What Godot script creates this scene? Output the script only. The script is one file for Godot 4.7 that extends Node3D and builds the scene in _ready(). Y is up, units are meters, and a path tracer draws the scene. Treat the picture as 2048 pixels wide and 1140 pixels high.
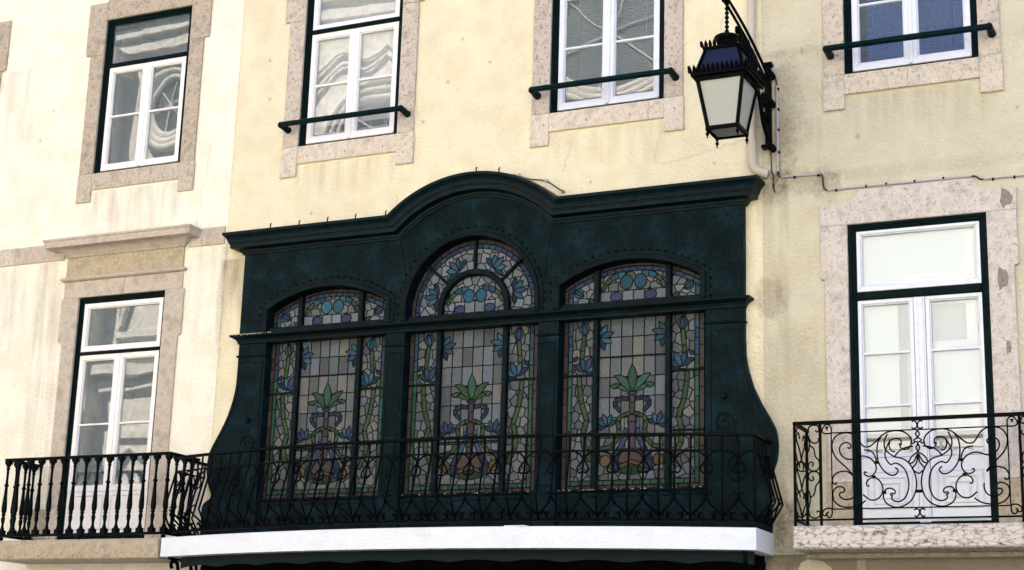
extends Node3D
# A town house front seen from the street below: stone-framed windows, a dark green bay with three
# stained glass windows, three balconies and a wall lantern. x runs along the front, y is up, z points to the street.

var M := {}
var taken := {}
var rng := RandomNumberGenerator.new()


# ---------------------------------------------------------------- mesh helpers
class MB:
	var st := SurfaceTool.new()
	var off := Vector3.ZERO
	var smooth := 0
	var col := Color.WHITE
	var uv2_fn := false

	func _init(o := Vector3.ZERO):
		off = o
		st.begin(Mesh.PRIMITIVE_TRIANGLES)
		st.set_smooth_group(0xFFFFFFFF)

	func flat():
		st.set_smooth_group(0xFFFFFFFF)

	func round_():
		smooth += 1
		st.set_smooth_group(smooth)

	func v(p: Vector3):
		if uv2_fn:
			st.set_uv(Vector2((p.x + 8.0) / 16.0, 1.0 - (p.y - 2.0) / 8.0))
			st.set_uv2(Vector2((p.x + 8.0) / 16.0, 1.0 - (p.y - 2.0) / 8.0))
		st.add_vertex(p - off)

	func tri(a: Vector3, b: Vector3, c: Vector3):
		v(a)
		v(c)
		v(b)

	func quad(a: Vector3, b: Vector3, c: Vector3, d: Vector3):
		tri(a, b, c)
		tri(a, c, d)

	static func ccw(p: PackedVector2Array) -> PackedVector2Array:
		var s := 0.0
		for i in p.size():
			var q: Vector2 = p[(i + 1) % p.size()]
			s += p[i].x * q.y - q.x * p[i].y
		if s < 0.0:
			var r := p.duplicate()
			r.reverse()
			return r
		return p

	static func inset(p: PackedVector2Array, d: float) -> PackedVector2Array:
		var out := PackedVector2Array()
		var n := p.size()
		for i in n:
			var e1: Vector2 = (p[i] - p[(i + n - 1) % n]).normalized()
			var e2: Vector2 = (p[(i + 1) % n] - p[i]).normalized()
			var n1 := Vector2(-e1.y, e1.x)
			var n2 := Vector2(-e2.y, e2.x)
			var m := (n1 + n2)
			var k := m.length_squared()
			if k < 0.35:
				out.append(p[i] + n1 * d)
			else:
				out.append(p[i] + m * (2.0 * d / k))
		return out

	func cap(p: PackedVector2Array, z: float, up := true):
		var idx := Geometry2D.triangulate_polygon(p)
		for i in range(0, idx.size(), 3):
			var a: Vector2 = p[idx[i]]
			var b: Vector2 = p[idx[i + 1]]
			var c: Vector2 = p[idx[i + 2]]
			var s := (b - a).cross(c - a)
			if (s > 0.0) == up:
				tri(Vector3(a.x, a.y, z), Vector3(b.x, b.y, z), Vector3(c.x, c.y, z))
			else:
				tri(Vector3(a.x, a.y, z), Vector3(c.x, c.y, z), Vector3(b.x, b.y, z))

	# a polygon in the plane of the front, extruded from z0 to z1, its front edge bevelled
	func prism(poly: PackedVector2Array, z0: float, z1: float, bev := 0.0, back := false):
		flat()
		var p := ccw(poly)
		var n := p.size()
		var front := p
		var zb := z1
		if bev > 0.0:
			front = inset(p, bev)
			zb = z1 - bev
		cap(front, z1)
		if back:
			cap(p, z0, false)
		for i in n:
			var a := p[i]
			var b := p[(i + 1) % n]
			quad(Vector3(a.x, a.y, z0), Vector3(b.x, b.y, z0), Vector3(b.x, b.y, zb), Vector3(a.x, a.y, zb))
			if bev > 0.0:
				var c := front[i]
				var d := front[(i + 1) % n]
				quad(Vector3(a.x, a.y, zb), Vector3(b.x, b.y, zb), Vector3(d.x, d.y, z1), Vector3(c.x, c.y, z1))

	func box(lo: Vector3, hi: Vector3, bev := 0.0):
		prism(PackedVector2Array([Vector2(lo.x, lo.y), Vector2(hi.x, lo.y), Vector2(hi.x, hi.y), Vector2(lo.x, hi.y)]), lo.z, hi.z, bev, true)

	# a mitred rectangular ring: widths left, bottom, right, top
	func ring(x0: float, y0: float, x1: float, y1: float, w: Array, z0: float, z1: float, bev := 0.0):
		var o := [Vector2(x0, y0), Vector2(x1, y0), Vector2(x1, y1), Vector2(x0, y1)]
		var i := [Vector2(x0 + w[0], y0 + w[1]), Vector2(x1 - w[2], y0 + w[1]), Vector2(x1 - w[2], y1 - w[3]), Vector2(x0 + w[0], y1 - w[3])]
		for k in 4:
			var j := (k + 1) % 4
			prism(PackedVector2Array([o[k], o[j], i[j], i[k]]), z0, z1, bev, true)

	func tube(path: Array, r, n := 6, closed := false):
		round_()
		var m := path.size()
		var rings := []
		var t0: Vector3 = (path[1] - path[0]).normalized()
		var up := Vector3.UP if absf(t0.y) < 0.9 else Vector3.RIGHT
		var nx: Vector3 = t0.cross(up).normalized()
		for i in m:
			var t: Vector3
			if closed:
				t = (path[(i + 1) % m] - path[(i + m - 1) % m]).normalized()
			else:
				t = (path[mini(i + 1, m - 1)] - path[maxi(i - 1, 0)]).normalized()
			nx = (nx - t * nx.dot(t)).normalized()
			var ny := t.cross(nx)
			var rr: float = r[i] if r is Array else r
			var ring_ := []
			for k in n:
				var a := TAU * k / n
				ring_.append(path[i] + (nx * cos(a) + ny * sin(a)) * rr)
			rings.append(ring_)
		for i in (m if closed else m - 1):
			var A: Array = rings[i]
			var B: Array = rings[(i + 1) % m]
			for k in n:
				var l := (k + 1) % n
				quad(A[k], A[l], B[l], B[k])
		if not closed:
			flat()
			for k in range(1, n - 1):
				tri(rings[0][0], rings[0][k + 1], rings[0][k])
				tri(rings[m - 1][0], rings[m - 1][k], rings[m - 1][k + 1])

	# turned shape about a vertical axis through o: points are (radius, height)
	func lathe(pts: Array, o: Vector3, n := 10, square := false):
		if square:
			flat()
		else:
			round_()
		for i in pts.size() - 1:
			var a: Vector2 = pts[i]
			var b: Vector2 = pts[i + 1]
			for k in n:
				var p := TAU * (k + 0.5) / n
				var q := TAU * (k + 1.5) / n
				var dp := Vector3(sin(p), 0, cos(p))
				var dq := Vector3(sin(q), 0, cos(q))
				quad(o + dp * a.x + Vector3.UP * a.y, o + dq * a.x + Vector3.UP * a.y, o + dq * b.x + Vector3.UP * b.y, o + dp * b.x + Vector3.UP * b.y)

	func ball(c: Vector3, r: float, n := 8):
		var pts := []
		for i in 7:
			var a := -PI / 2 + PI * i / 6.0
			pts.append(Vector2(maxf(cos(a), 0.001) * r, sin(a) * r))
		lathe(pts, c, n)

	# a moulding: profile points (projection, height) along a level run from xa to xb at height y, returned to the wall at both ends
	func moulding(xa: float, xb: float, y: float, z: float, prof: Array, back := -0.02):
		flat()
		var rows := []
		for p in prof:
			rows.append([Vector3(xa - p.x, y + p.y, back), Vector3(xa - p.x, y + p.y, z + p.x), Vector3(xb + p.x, y + p.y, z + p.x), Vector3(xb + p.x, y + p.y, back)])
		for i in rows.size() - 1:
			for k in 3:
				quad(rows[i][k], rows[i][k + 1], rows[i + 1][k + 1], rows[i + 1][k])

	func mesh() -> ArrayMesh:
		st.generate_normals()
		return st.commit()


func named(called: String, parent: Node) -> String:
	var key := str(parent.get_instance_id()) + called
	var n: int = taken.get(key, 0)
	taken[key] = n + 1
	return called if n == 0 else "%s_%03d" % [called, n]


func thing(called: String, label: String, category: String, at := Vector3.ZERO, group := "") -> Node3D:
	var o := Node3D.new()
	o.name = named(called, self)
	add_child(o, true)
	o.position = at
	o.set_meta("label", label)
	o.set_meta("category", category)
	o.set_meta("kind", "thing")
	if group:
		o.set_meta("group", group)
	return o


func put(called: String, b: MB, mat: Material, parent: Node = self) -> MeshInstance3D:
	return put_mesh(called, b.mesh(), mat, parent)


func put_mesh(called: String, mesh: Mesh, mat: Material, parent: Node = self) -> MeshInstance3D:
	var o := MeshInstance3D.new()
	o.name = named(called, parent)
	o.mesh = mesh
	o.material_override = mat
	parent.add_child(o, true)
	return o


func structure(called: String, b: MB, mat: Material) -> MeshInstance3D:
	var o := put(called, b, mat)
	o.set_meta("kind", "structure")
	return o


func stuff(o: MeshInstance3D) -> MeshInstance3D:
	o.set_meta("kind", "stuff")
	return o


func pv(a: Array) -> PackedVector2Array:
	var p := PackedVector2Array()
	for i in range(0, a.size(), 2):
		p.append(Vector2(a[i], a[i + 1]))
	return p


func rect(x0: float, y0: float, x1: float, y1: float) -> PackedVector2Array:
	return PackedVector2Array([Vector2(x0, y0), Vector2(x1, y0), Vector2(x1, y1), Vector2(x0, y1)])


# a smooth curve through control points
func spline(pts: Array, per := 4) -> Array:
	var out := []
	var n := pts.size()
	for i in n - 1:
		var a = pts[maxi(i - 1, 0)]
		var b = pts[i]
		var c = pts[i + 1]
		var d = pts[mini(i + 2, n - 1)]
		for k in per:
			var t := float(k) / per
			out.append(b.cubic_interpolate(c, a, d, t))
	out.append(pts[n - 1])
	return out


# ---------------------------------------------------------------- materials
func noise_tex(freq: float, offs: Array, cols: Array, sd: int, size := 512, oct := 4, kind := FastNoiseLite.TYPE_SIMPLEX_SMOOTH, cell := 0) -> NoiseTexture2D:
	var n := FastNoiseLite.new()
	n.noise_type = kind
	n.seed = sd
	n.frequency = freq
	n.fractal_octaves = oct
	if kind == FastNoiseLite.TYPE_CELLULAR:
		n.cellular_return_type = cell
		n.domain_warp_enabled = true
		n.domain_warp_amplitude = 14.0
		n.domain_warp_frequency = 0.03
	var t := NoiseTexture2D.new()
	t.width = size
	t.height = size
	t.seamless = true
	t.noise = n
	t.normalize = true
	var g := Gradient.new()
	g.offsets = PackedFloat32Array(offs)
	g.colors = PackedColorArray(cols)
	t.color_ramp = g
	return t


func bump_tex(freq: float, strength: float, sd: int, size := 512, oct := 3) -> NoiseTexture2D:
	var n := FastNoiseLite.new()
	n.noise_type = FastNoiseLite.TYPE_SIMPLEX_SMOOTH
	n.seed = sd
	n.frequency = freq
	n.fractal_octaves = oct
	var t := NoiseTexture2D.new()
	t.width = size
	t.height = size
	t.seamless = true
	t.noise = n
	t.as_normal_map = true
	t.bump_strength = strength
	return t


func lin(r: float, g: float, b: float) -> Color:
	return Color(r, g, b).linear_to_srgb()


func grey(v: float) -> Color:
	return Color(v, v, v)


func plain(c: Color, rough := 0.6, spec := 0.5) -> StandardMaterial3D:
	var m := StandardMaterial3D.new()
	m.albedo_color = c
	m.roughness = rough
	m.metallic_specular = spec
	return m


# world triplanar noise over a base colour, with a second finer pattern multiplied in
func mottled(c: Color, tex: Texture2D, scale: float, detail: Texture2D = null, dscale := 1.0, rough := 0.85) -> StandardMaterial3D:
	var m := plain(c, rough)
	m.albedo_texture = tex
	m.uv1_triplanar = true
	m.uv1_world_triplanar = true
	m.uv1_scale = Vector3.ONE * scale
	if detail:
		m.detail_enabled = true
		m.detail_albedo = detail
		m.detail_blend_mode = BaseMaterial3D.BLEND_MODE_MUL
		m.detail_uv_layer = BaseMaterial3D.DETAIL_UV_2
		m.uv2_triplanar = true
		m.uv2_world_triplanar = true
		m.uv2_scale = Vector3.ONE * dscale
	return m


func smooth01(a: float, b: float, x: float) -> float:
	var t := clampf((x - a) / (b - a), 0.0, 1.0)
	return t * t * (3.0 - 2.0 * t)


# weather marks of the plaster: run-off below sills and ledges, grime round the lantern and the cable, old patches, hair cracks
func stain_image() -> ImageTexture:
	var w := 1280
	var h := 640
	var im := Image.create(w, h, false, Image.FORMAT_RGB8)
	var nb := FastNoiseLite.new()
	nb.seed = 11
	nb.frequency = 0.9
	nb.fractal_octaves = 4
	var nf := FastNoiseLite.new()
	nf.seed = 12
	nf.frequency = 3.2
	nf.fractal_octaves = 3
	var nc := FastNoiseLite.new()
	nc.seed = 13
	nc.frequency = 0.55
	nc.fractal_octaves = 3
	# x centre, half width, top, length, strength
	var drips := [[-4.33, 0.75, 7.05, 0.75, 0.16], [-1.61, 0.75, 7.05, 0.5, 0.10], [1.30, 0.75, 7.05, 0.5, 0.10], [4.25, 0.75, 7.05, 0.6, 0.12], [-5.35, 0.24, 6.27, 3.4, 0.15], [-3.3, 0.24, 6.26, 1.6, 0.09],
		[-5.9, 0.5, 6.27, 1.6, 0.10], [-2.9, 0.22, 6.1, 0.9, 0.28], [2.95, 0.18, 6.2, 2.4, 0.16], [3.3, 0.16, 6.9, 0.5, 0.12], [-6.3, 0.5, 8.7, 1.5, 0.10]]
	# grime blots: x, y, rx, ry, strength
	var blots := [[3.2, 6.28, 0.30, 0.10, 0.34], [3.46, 6.24, 0.10, 0.16, 0.30], [3.05, 6.95, 0.16, 0.5, 0.34], [3.1, 7.55, 0.45, 0.04, 0.16], [2.93, 5.22, 0.12, 0.16, 0.42], [3.1, 4.3, 0.3, 0.5, 0.16],
		[3.08, 3.05, 0.13, 0.22, 0.55], [2.98, 3.3, 0.08, 0.25, 0.5], [3.13, 3.3, 0.07, 0.09, 0.55], [2.95, 6.25, 0.12, 0.14, 0.4], [3.05, 6.6, 0.1, 0.3, 0.3], [-3.05, 5.7, 0.05, 0.5, 0.3], [-2.86, 5.9, 0.1, 0.25, 0.2], [4.25, 6.3, 1.2, 0.05, 0.12]]
	# hair cracks: x0, y0, x1, y1
	var cracks := [[1.9, 6.62, 2.7, 6.75], [1.85, 6.95, 1.83, 6.63], [3.37, 6.5, 3.42, 6.35], [3.05, 4.7, 3.12, 4.1], [0.95, 6.95, 0.85, 6.65], [-3.35, 7.4, -3.45, 6.5], [-1.0, 6.6, -0.98, 6.35], [2.5, 8.0, 2.45, 7.4]]
	# worn spots and plugged holes: x, y, r
	var dots := [[-0.45, 7.75, 0.028], [-0.72, 7.35, 0.03], [0.02, 7.9, 0.024], [-0.3, 8.2, 0.024], [-2.62, 7.85, 0.03], [-2.65, 8.3, 0.026], [-5.6, 8.1, 0.026], [-5.75, 7.75, 0.026], [-6.4, 8.9, 0.05], [3.75, 6.65, 0.03], [2.4, 6.55, 0.022], [1.15, 6.5, 0.022],
		[2.3, 7.2, 0.02], [-2.0, 6.5, 0.024], [5.15, 6.75, 0.024], [-6.45, 5.6, 0.05], [3.25, 7.55, 0.024]]
	var brown := PackedFloat32Array()
	brown.resize(w * h)
	var px := w / 16.0
	for d in drips:
		for j in range(int((10.0 - d[2]) * px), mini(int((10.0 - d[2] + d[3]) * px), h)):
			var y := 10.0 - (j + 0.5) / px
			for i in range(maxi(int((d[0] - d[1] + 8.0) * px), 0), int((d[0] + d[1] + 8.0) * px)):
				var x := (i + 0.5) / px - 8.0
				var k: float = nf.get_noise_2d(x * 2.2, y * 0.22 + d[0]) * 0.9 + 0.30
				brown[j * w + i] += d[4] * clampf(k, 0.0, 1.0) * smooth01(0.0, 0.3, (d[1] - absf(x - d[0])) / d[1]) * smooth01(0.0, 0.8, (y - d[2] + d[3]) / d[3]) * smooth01(0.0, 0.03, d[2] - y)
	for b in blots:
		for j in range(int((10.0 - b[1] - b[3] * 1.7) * px), mini(int((10.0 - b[1] + b[3] * 1.7) * px), h)):
			var y := 10.0 - (j + 0.5) / px
			for i in range(int((b[0] - b[2] * 1.7 + 8.0) * px), int((b[0] + b[2] * 1.7 + 8.0) * px)):
				var x := (i + 0.5) / px - 8.0
				var e: float = ((x - b[0]) / b[2]) ** 2 + ((y - b[1]) / b[3]) ** 2
				brown[j * w + i] += 0.48 * b[4] * smooth01(2.4, 0.2, e + 0.9 * nf.get_noise_2d(x * 3.0, y * 3.0)) * (0.75 + 0.5 * nf.get_noise_2d(x * 9.0, y * 9.0))
	for c in cracks:
		var a := Vector2(c[0], c[1])
		var q := Vector2(c[2], c[3])
		for k in 160:
			var p := a.lerp(q, k / 160.0)
			p += Vector2(0.05 * nb.get_noise_2d(p.y * 3.0, p.x * 3.0), 0.06 * nb.get_noise_2d(p.x * 2.5, p.y * 2.5))
			brown[int((10.0 - p.y) * px) * w + int((p.x + 8.0) * px)] = 0.09
	for d in dots:
		for j in range(int((10.0 - d[1] - 0.06) * px), int((10.0 - d[1] + 0.06) * px)):
			for i in range(int((d[0] - 0.06 + 8.0) * px), int((d[0] + 0.06 + 8.0) * px)):
				var r: float = Vector2((i + 0.5) / px - 8.0 - d[0], 10.0 - (j + 0.5) / px - d[1]).length()
				brown[j * w + i] += 0.18 * smooth01(d[2], d[2] * 0.4, r)
	for j in h:
		var y := 10.0 - (j + 0.5) / px
		for i in w:
			var x := (i + 0.5) / px - 8.0
			var s := 1.0 - 0.02 * maxf(nb.get_noise_2d(x, y), 0.0) - 0.025 * maxf(nc.get_noise_2d(x * 3.0, y * 0.7), 0.0)
			var k := clampf(brown[j * w + i], 0.0, 0.8)
			im.set_pixel(i, j, Color(s * (1.0 - 0.85 * k), s * (1.0 - 0.92 * k), s * (1.0 - k)))
	return ImageTexture.create_from_image(im)


func plaster(c: Color, sd: int, stains: Texture2D) -> StandardMaterial3D:
	var m := mottled(c, noise_tex(0.006, [0.0, 0.35, 0.55, 0.75, 1.0], [Color(0.97, 0.955, 0.93), Color(0.98, 0.97, 0.955), grey(0.99), grey(1.0), Color(0.98, 0.96, 0.94)], sd, 1024, 6), 0.37)
	m.detail_enabled = true
	m.detail_albedo = stains
	m.detail_blend_mode = BaseMaterial3D.BLEND_MODE_MUL
	m.detail_uv_layer = BaseMaterial3D.DETAIL_UV_2
	m.normal_enabled = true
	m.normal_texture = M.grain_normal
	m.normal_scale = 0.35
	m.roughness = 0.92
	return m


func stone(c: Color, sd: int, pit: float) -> StandardMaterial3D:
	var m := mottled(c, noise_tex(0.011, [0.0, 0.3, 0.5, 0.7, 1.0], [Color(0.84, 0.81, 0.78), Color(0.93, 0.91, 0.89), Color(1, 0.98, 0.96), Color(0.97, 0.93, 0.90), Color(0.90, 0.88, 0.86)], sd, 512, 6), 0.8,
		noise_tex(0.05, [0.0, 0.20, 0.30, 0.42, 1.0], [grey(1.0 - pit * 1.3), grey(1.0 - pit * 0.9), grey(1.0 - pit * 0.2), grey(1.0), grey(1.0)], sd + 1, 512, 6), 2.2)
	var pits: NoiseTexture2D = m.detail_albedo
	pits.noise.frequency = 0.02
	pits.noise.fractal_gain = 0.78
	m.uv2_scale = Vector3(2.2, 1.7, 2.2)
	m.normal_enabled = true
	m.normal_texture = M.grain_normal
	m.normal_scale = 0.6
	m.roughness = 0.85
	return m


func pane_glass(alpha := 0.06, wave := 0.05) -> StandardMaterial3D:
	var m := StandardMaterial3D.new()
	m.transparency = BaseMaterial3D.TRANSPARENCY_ALPHA
	m.albedo_color = Color(0.75, 0.85, 0.85, alpha)
	m.roughness = 0.0
	m.metallic_specular = 0.9
	m.uv1_triplanar = true
	m.uv1_world_triplanar = true
	m.uv1_scale = Vector3(0.55, 0.3, 0.55)
	m.normal_enabled = true
	m.normal_texture = M.wave_normal
	m.normal_scale = wave
	return m


func cathedral(c: Color, rough := 0.3) -> StandardMaterial3D:
	var m := plain(c, rough, 0.28)
	m.uv1_triplanar = true
	m.uv1_world_triplanar = true
	m.uv1_scale = Vector3.ONE * 3.0
	m.albedo_texture = M.glass_mottle
	m.normal_enabled = true
	m.normal_texture = M.ripple_normal
	m.normal_scale = 0.9
	return m


func make_materials():
	M.grain_normal = bump_tex(0.12, 6.0, 3, 512, 4)
	M.wave_normal = bump_tex(0.008, 6.0, 4, 512, 1)
	M.ripple_normal = bump_tex(0.05, 5.0, 5, 512, 3)
	M.glass_mottle = noise_tex(0.03, [0.0, 0.5, 1.0], [grey(0.72), grey(0.9), grey(1.0)], 6, 512, 4)
	var stains := stain_image()
	M.plaster_pale = plaster(lin(0.81, 0.795, 0.635), 21, stains)
	M.plaster_cream = plaster(lin(0.725, 0.68, 0.46), 22, stains)
	M.plaster_grey = plaster(lin(0.55, 0.525, 0.375), 23, stains)
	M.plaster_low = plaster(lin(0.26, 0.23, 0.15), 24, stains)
	M.stone_tan = stone(lin(0.485, 0.445, 0.34), 31, 0.35)
	M.stone_tan_b = stone(lin(0.54, 0.51, 0.40), 32, 0.35)
	M.stone_pink = stone(lin(0.575, 0.54, 0.445), 33, 0.45)
	M.stone_pink_b = stone(lin(0.535, 0.50, 0.42), 34, 0.5)
	M.stone_pale = stone(lin(0.67, 0.64, 0.53), 35, 0.45)
	M.stone_pale_b = stone(lin(0.62, 0.59, 0.49), 36, 0.4)
	M.stone_rose = stone(lin(0.615, 0.60, 0.535), 37, 0.35)
	M.stone_cut = stone(lin(0.53, 0.495, 0.405), 38, 0.15)
	M.stone_sand = stone(lin(0.46, 0.42, 0.30), 39, 0.3)
	M.mortar = mottled(lin(0.30, 0.25, 0.20), M.glass_mottle, 2.0)
	var ridges: NoiseTexture2D = noise_tex(0.022, [0.0, 0.03, 0.07, 0.14, 0.5, 1.0], [grey(0.42), grey(0.62), grey(0.90), grey(0.97), grey(1.0), Color(0.99, 0.97, 0.94)], 41, 1024, 1, FastNoiseLite.TYPE_CELLULAR, FastNoiseLite.RETURN_DISTANCE2_SUB)
	ridges.noise.domain_warp_amplitude = 55.0
	ridges.noise.domain_warp_frequency = 0.012
	ridges.noise.domain_warp_fractal_octaves = 4
	ridges.noise.cellular_jitter = 1.0
	var cracked := mottled(lin(0.60, 0.56, 0.485), ridges, 1.0,
		noise_tex(0.03, [0.0, 0.3, 0.5, 1.0], [Color(0.55, 0.50, 0.40), grey(0.90), grey(1.0), grey(1.0)], 42, 512, 5), 0.9)
	cracked.uv1_scale = Vector3(0.42, 1.15, 0.42)
	cracked.heightmap_enabled = true
	cracked.heightmap_texture = ridges
	cracked.heightmap_scale = 0.25
	M.stone_cracked = cracked
	M.slab_white = mottled(lin(0.73, 0.785, 0.79), noise_tex(0.01, [0.0, 0.5, 1.0], [grey(0.95), grey(1.0), grey(0.98)], 43, 512, 4), 0.5)
	M.slab_white.normal_enabled = true
	M.slab_white.normal_texture = M.grain_normal
	M.slab_white.normal_scale = 0.2
	# paint
	var fade := noise_tex(0.008, [0.0, 0.3, 0.5, 0.62, 0.8, 1.0], [grey(0.50), grey(0.62), grey(0.68), grey(0.73), Color(0.84, 0.86, 0.90), Color(0.95, 0.97, 1)], 51, 1024, 4)
	var specks := noise_tex(0.05, [0.0, 0.3, 0.4, 1.0], [grey(0.5), grey(0.8), grey(1.0), grey(1.0)], 52, 512, 5)
	M.green_paint = mottled(lin(0.0065, 0.025, 0.0285), fade, 0.33, specks, 0.8, 0.55)
	M.green_trim = mottled(lin(0.004, 0.017, 0.020), fade, 0.9, specks, 1.3, 0.4)
	M.green_frame = mottled(lin(0.002, 0.018, 0.019), fade, 1.3, specks, 2.0, 0.4)
	M.green_bar = mottled(lin(0.003, 0.026, 0.025), fade, 2.0, specks, 3.0, 0.4)
	M.iron = mottled(lin(0.002, 0.003, 0.003), fade, 2.0, specks, 3.0, 0.45)
	M.iron_green = mottled(lin(0.002, 0.008, 0.008), fade, 2.0, specks, 3.0, 0.45)
	for m in [M.green_paint, M.green_trim, M.green_frame, M.green_bar, M.iron, M.iron_green]:
		m.metallic_specular = 0.15
	M.green_trim.metallic_specular = 0.17
	M.green_cornice = mottled(lin(0.005, 0.022, 0.027), fade, 0.9, specks, 1.3, 0.36)
	M.green_cornice.metallic_specular = 0.20
	M.white_paint = mottled(lin(0.82, 0.81, 0.76), noise_tex(0.02, [0.0, 0.3, 1.0], [grey(0.92), grey(0.98), grey(1.0)], 53, 512, 4), 0.8, null, 1.0, 0.4)
	M.white_cool = mottled(lin(0.68, 0.72, 0.745), M.white_paint.albedo_texture, 0.8, null, 1.0, 0.35)
	M.glass = pane_glass(0.05, 0.007)
	M.glass_wavy = pane_glass(0.05, 0.012)
	M.glass_flat = pane_glass(0.04, 0.008)
	M.glass_lamp = plain(Color(0.63, 0.65, 0.61), 0.2, 0.5)
	M.glass_lamp.backlight_enabled = true
	M.glass_lamp.backlight = Color(0.55, 0.55, 0.47)
	M.glass_hood = plain(Color(0.11, 0.13, 0.19), 0.3, 0.35)
	M.glass_dark = pane_glass(0.04, 0.006)
	M.glass_dark.metallic_specular = 0.45
	M.glass_flat.metallic_specular = 0.5
	M.dark_room = plain(lin(0.06, 0.055, 0.05), 0.9)
	M.room_wall = plain(lin(0.20, 0.18, 0.16), 0.9)
	M.blind_grey = plain(lin(0.12, 0.12, 0.115), 0.7)
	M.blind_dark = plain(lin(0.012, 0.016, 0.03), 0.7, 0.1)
	M.blind_white = plain(lin(0.34, 0.34, 0.32), 0.8)
	M.curtain = plain(lin(0.38, 0.455, 0.475), 0.9)
	M.blue_grey = plain(lin(0.22, 0.29, 0.33), 0.8)
	M.conduit = plain(lin(0.37, 0.36, 0.36), 0.6)
	M.cable = plain(lin(0.015, 0.015, 0.015), 0.5)
	M.pipe = mottled(lin(0.50, 0.465, 0.35), M.white_paint.albedo_texture, 0.7)
	M.lead = plain(lin(0.005, 0.007, 0.006), 0.6, 0.2)
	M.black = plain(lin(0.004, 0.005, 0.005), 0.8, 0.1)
	M.awning = plain(lin(0.010, 0.016, 0.015), 0.9, 0.2)
	# coloured glass, several tones of each
	M.pane = {
		"grey": [cathedral(lin(0.0842, 0.0974, 0.1002), 0.34), cathedral(lin(0.1090, 0.1265, 0.1309), 0.16), cathedral(lin(0.1244, 0.1486, 0.1687), 0.4), cathedral(lin(0.0946, 0.1212, 0.1250), 0.34), cathedral(lin(0.1480, 0.1530, 0.1319), 0.34), cathedral(lin(0.0694, 0.0803, 0.0860), 0.4)],
		"pale": [cathedral(lin(0.1637, 0.1886, 0.2030), 0.26), cathedral(lin(0.1442, 0.1706, 0.1952), 0.4), cathedral(lin(0.1743, 0.1956, 0.2287), 0.16), cathedral(lin(0.1233, 0.1460, 0.1618), 0.34)],
		"amber": [cathedral(lin(0.0531, 0.0384, 0.0300), 0.26), cathedral(lin(0.0438, 0.0312, 0.0252), 0.16), cathedral(lin(0.0638, 0.0486, 0.0394), 0.4)],
		"blue": [cathedral(lin(0.0194, 0.0496, 0.1092), 0.26), cathedral(lin(0.0255, 0.0724, 0.1318), 0.26), cathedral(lin(0.0194, 0.0360, 0.0915), 0.16)],
		"teal": [cathedral(lin(0.0132, 0.0845, 0.1284), 0.34), cathedral(lin(0.0109, 0.0597, 0.0938), 0.4), cathedral(lin(0.0198, 0.1193, 0.1632), 0.26)],
		"navy": [cathedral(lin(0.0055, 0.0174, 0.0385), 0.4), cathedral(lin(0.0064, 0.0244, 0.0532), 0.4)],
		"cobalt": [cathedral(lin(0.0285, 0.0338, 0.1008), 0.34), cathedral(lin(0.0347, 0.0442, 0.1155), 0.26)],
		"green": [cathedral(lin(0.0210, 0.0783, 0.0454), 0.16), cathedral(lin(0.0275, 0.0993, 0.0649), 0.4), cathedral(lin(0.0148, 0.0576, 0.0317), 0.16)],
		"leaf": [cathedral(lin(0.0245, 0.0643, 0.0196), 0.26), cathedral(lin(0.0319, 0.0748, 0.0246), 0.16), cathedral(lin(0.0188, 0.0543, 0.0212), 0.16)],
		"moss": [cathedral(lin(0.0053, 0.0241, 0.0071), 0.16), cathedral(lin(0.0072, 0.0309, 0.0105), 0.4)],
		"purple": [cathedral(lin(0.0370, 0.0277, 0.0329), 0.34), cathedral(lin(0.0479, 0.0420, 0.0516), 0.16)],
		"rose": [cathedral(lin(0.0660, 0.0429, 0.0357), 0.34), cathedral(lin(0.0507, 0.0381, 0.0364), 0.16)],
		"sand": [cathedral(lin(0.1120, 0.0865, 0.0399), 0.4), cathedral(lin(0.0860, 0.0572, 0.0198), 0.26)],
	}
	# across the street
	M.church = mottled(lin(0.80, 0.76, 0.68), M.glass_mottle, 0.3)
	M.church_dark = plain(lin(0.03, 0.035, 0.04), 0.5)
	M.church_brown = plain(lin(0.05, 0.035, 0.025), 0.9)
	M.house_white = plain(lin(0.80, 0.80, 0.76), 0.9)
	M.paving = mottled(lin(0.40, 0.38, 0.34), M.glass_mottle, 0.5)
	M.asphalt = plain(lin(0.06, 0.06, 0.06), 0.9)
	M.roof = plain(lin(0.25, 0.12, 0.07), 0.9)


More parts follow.
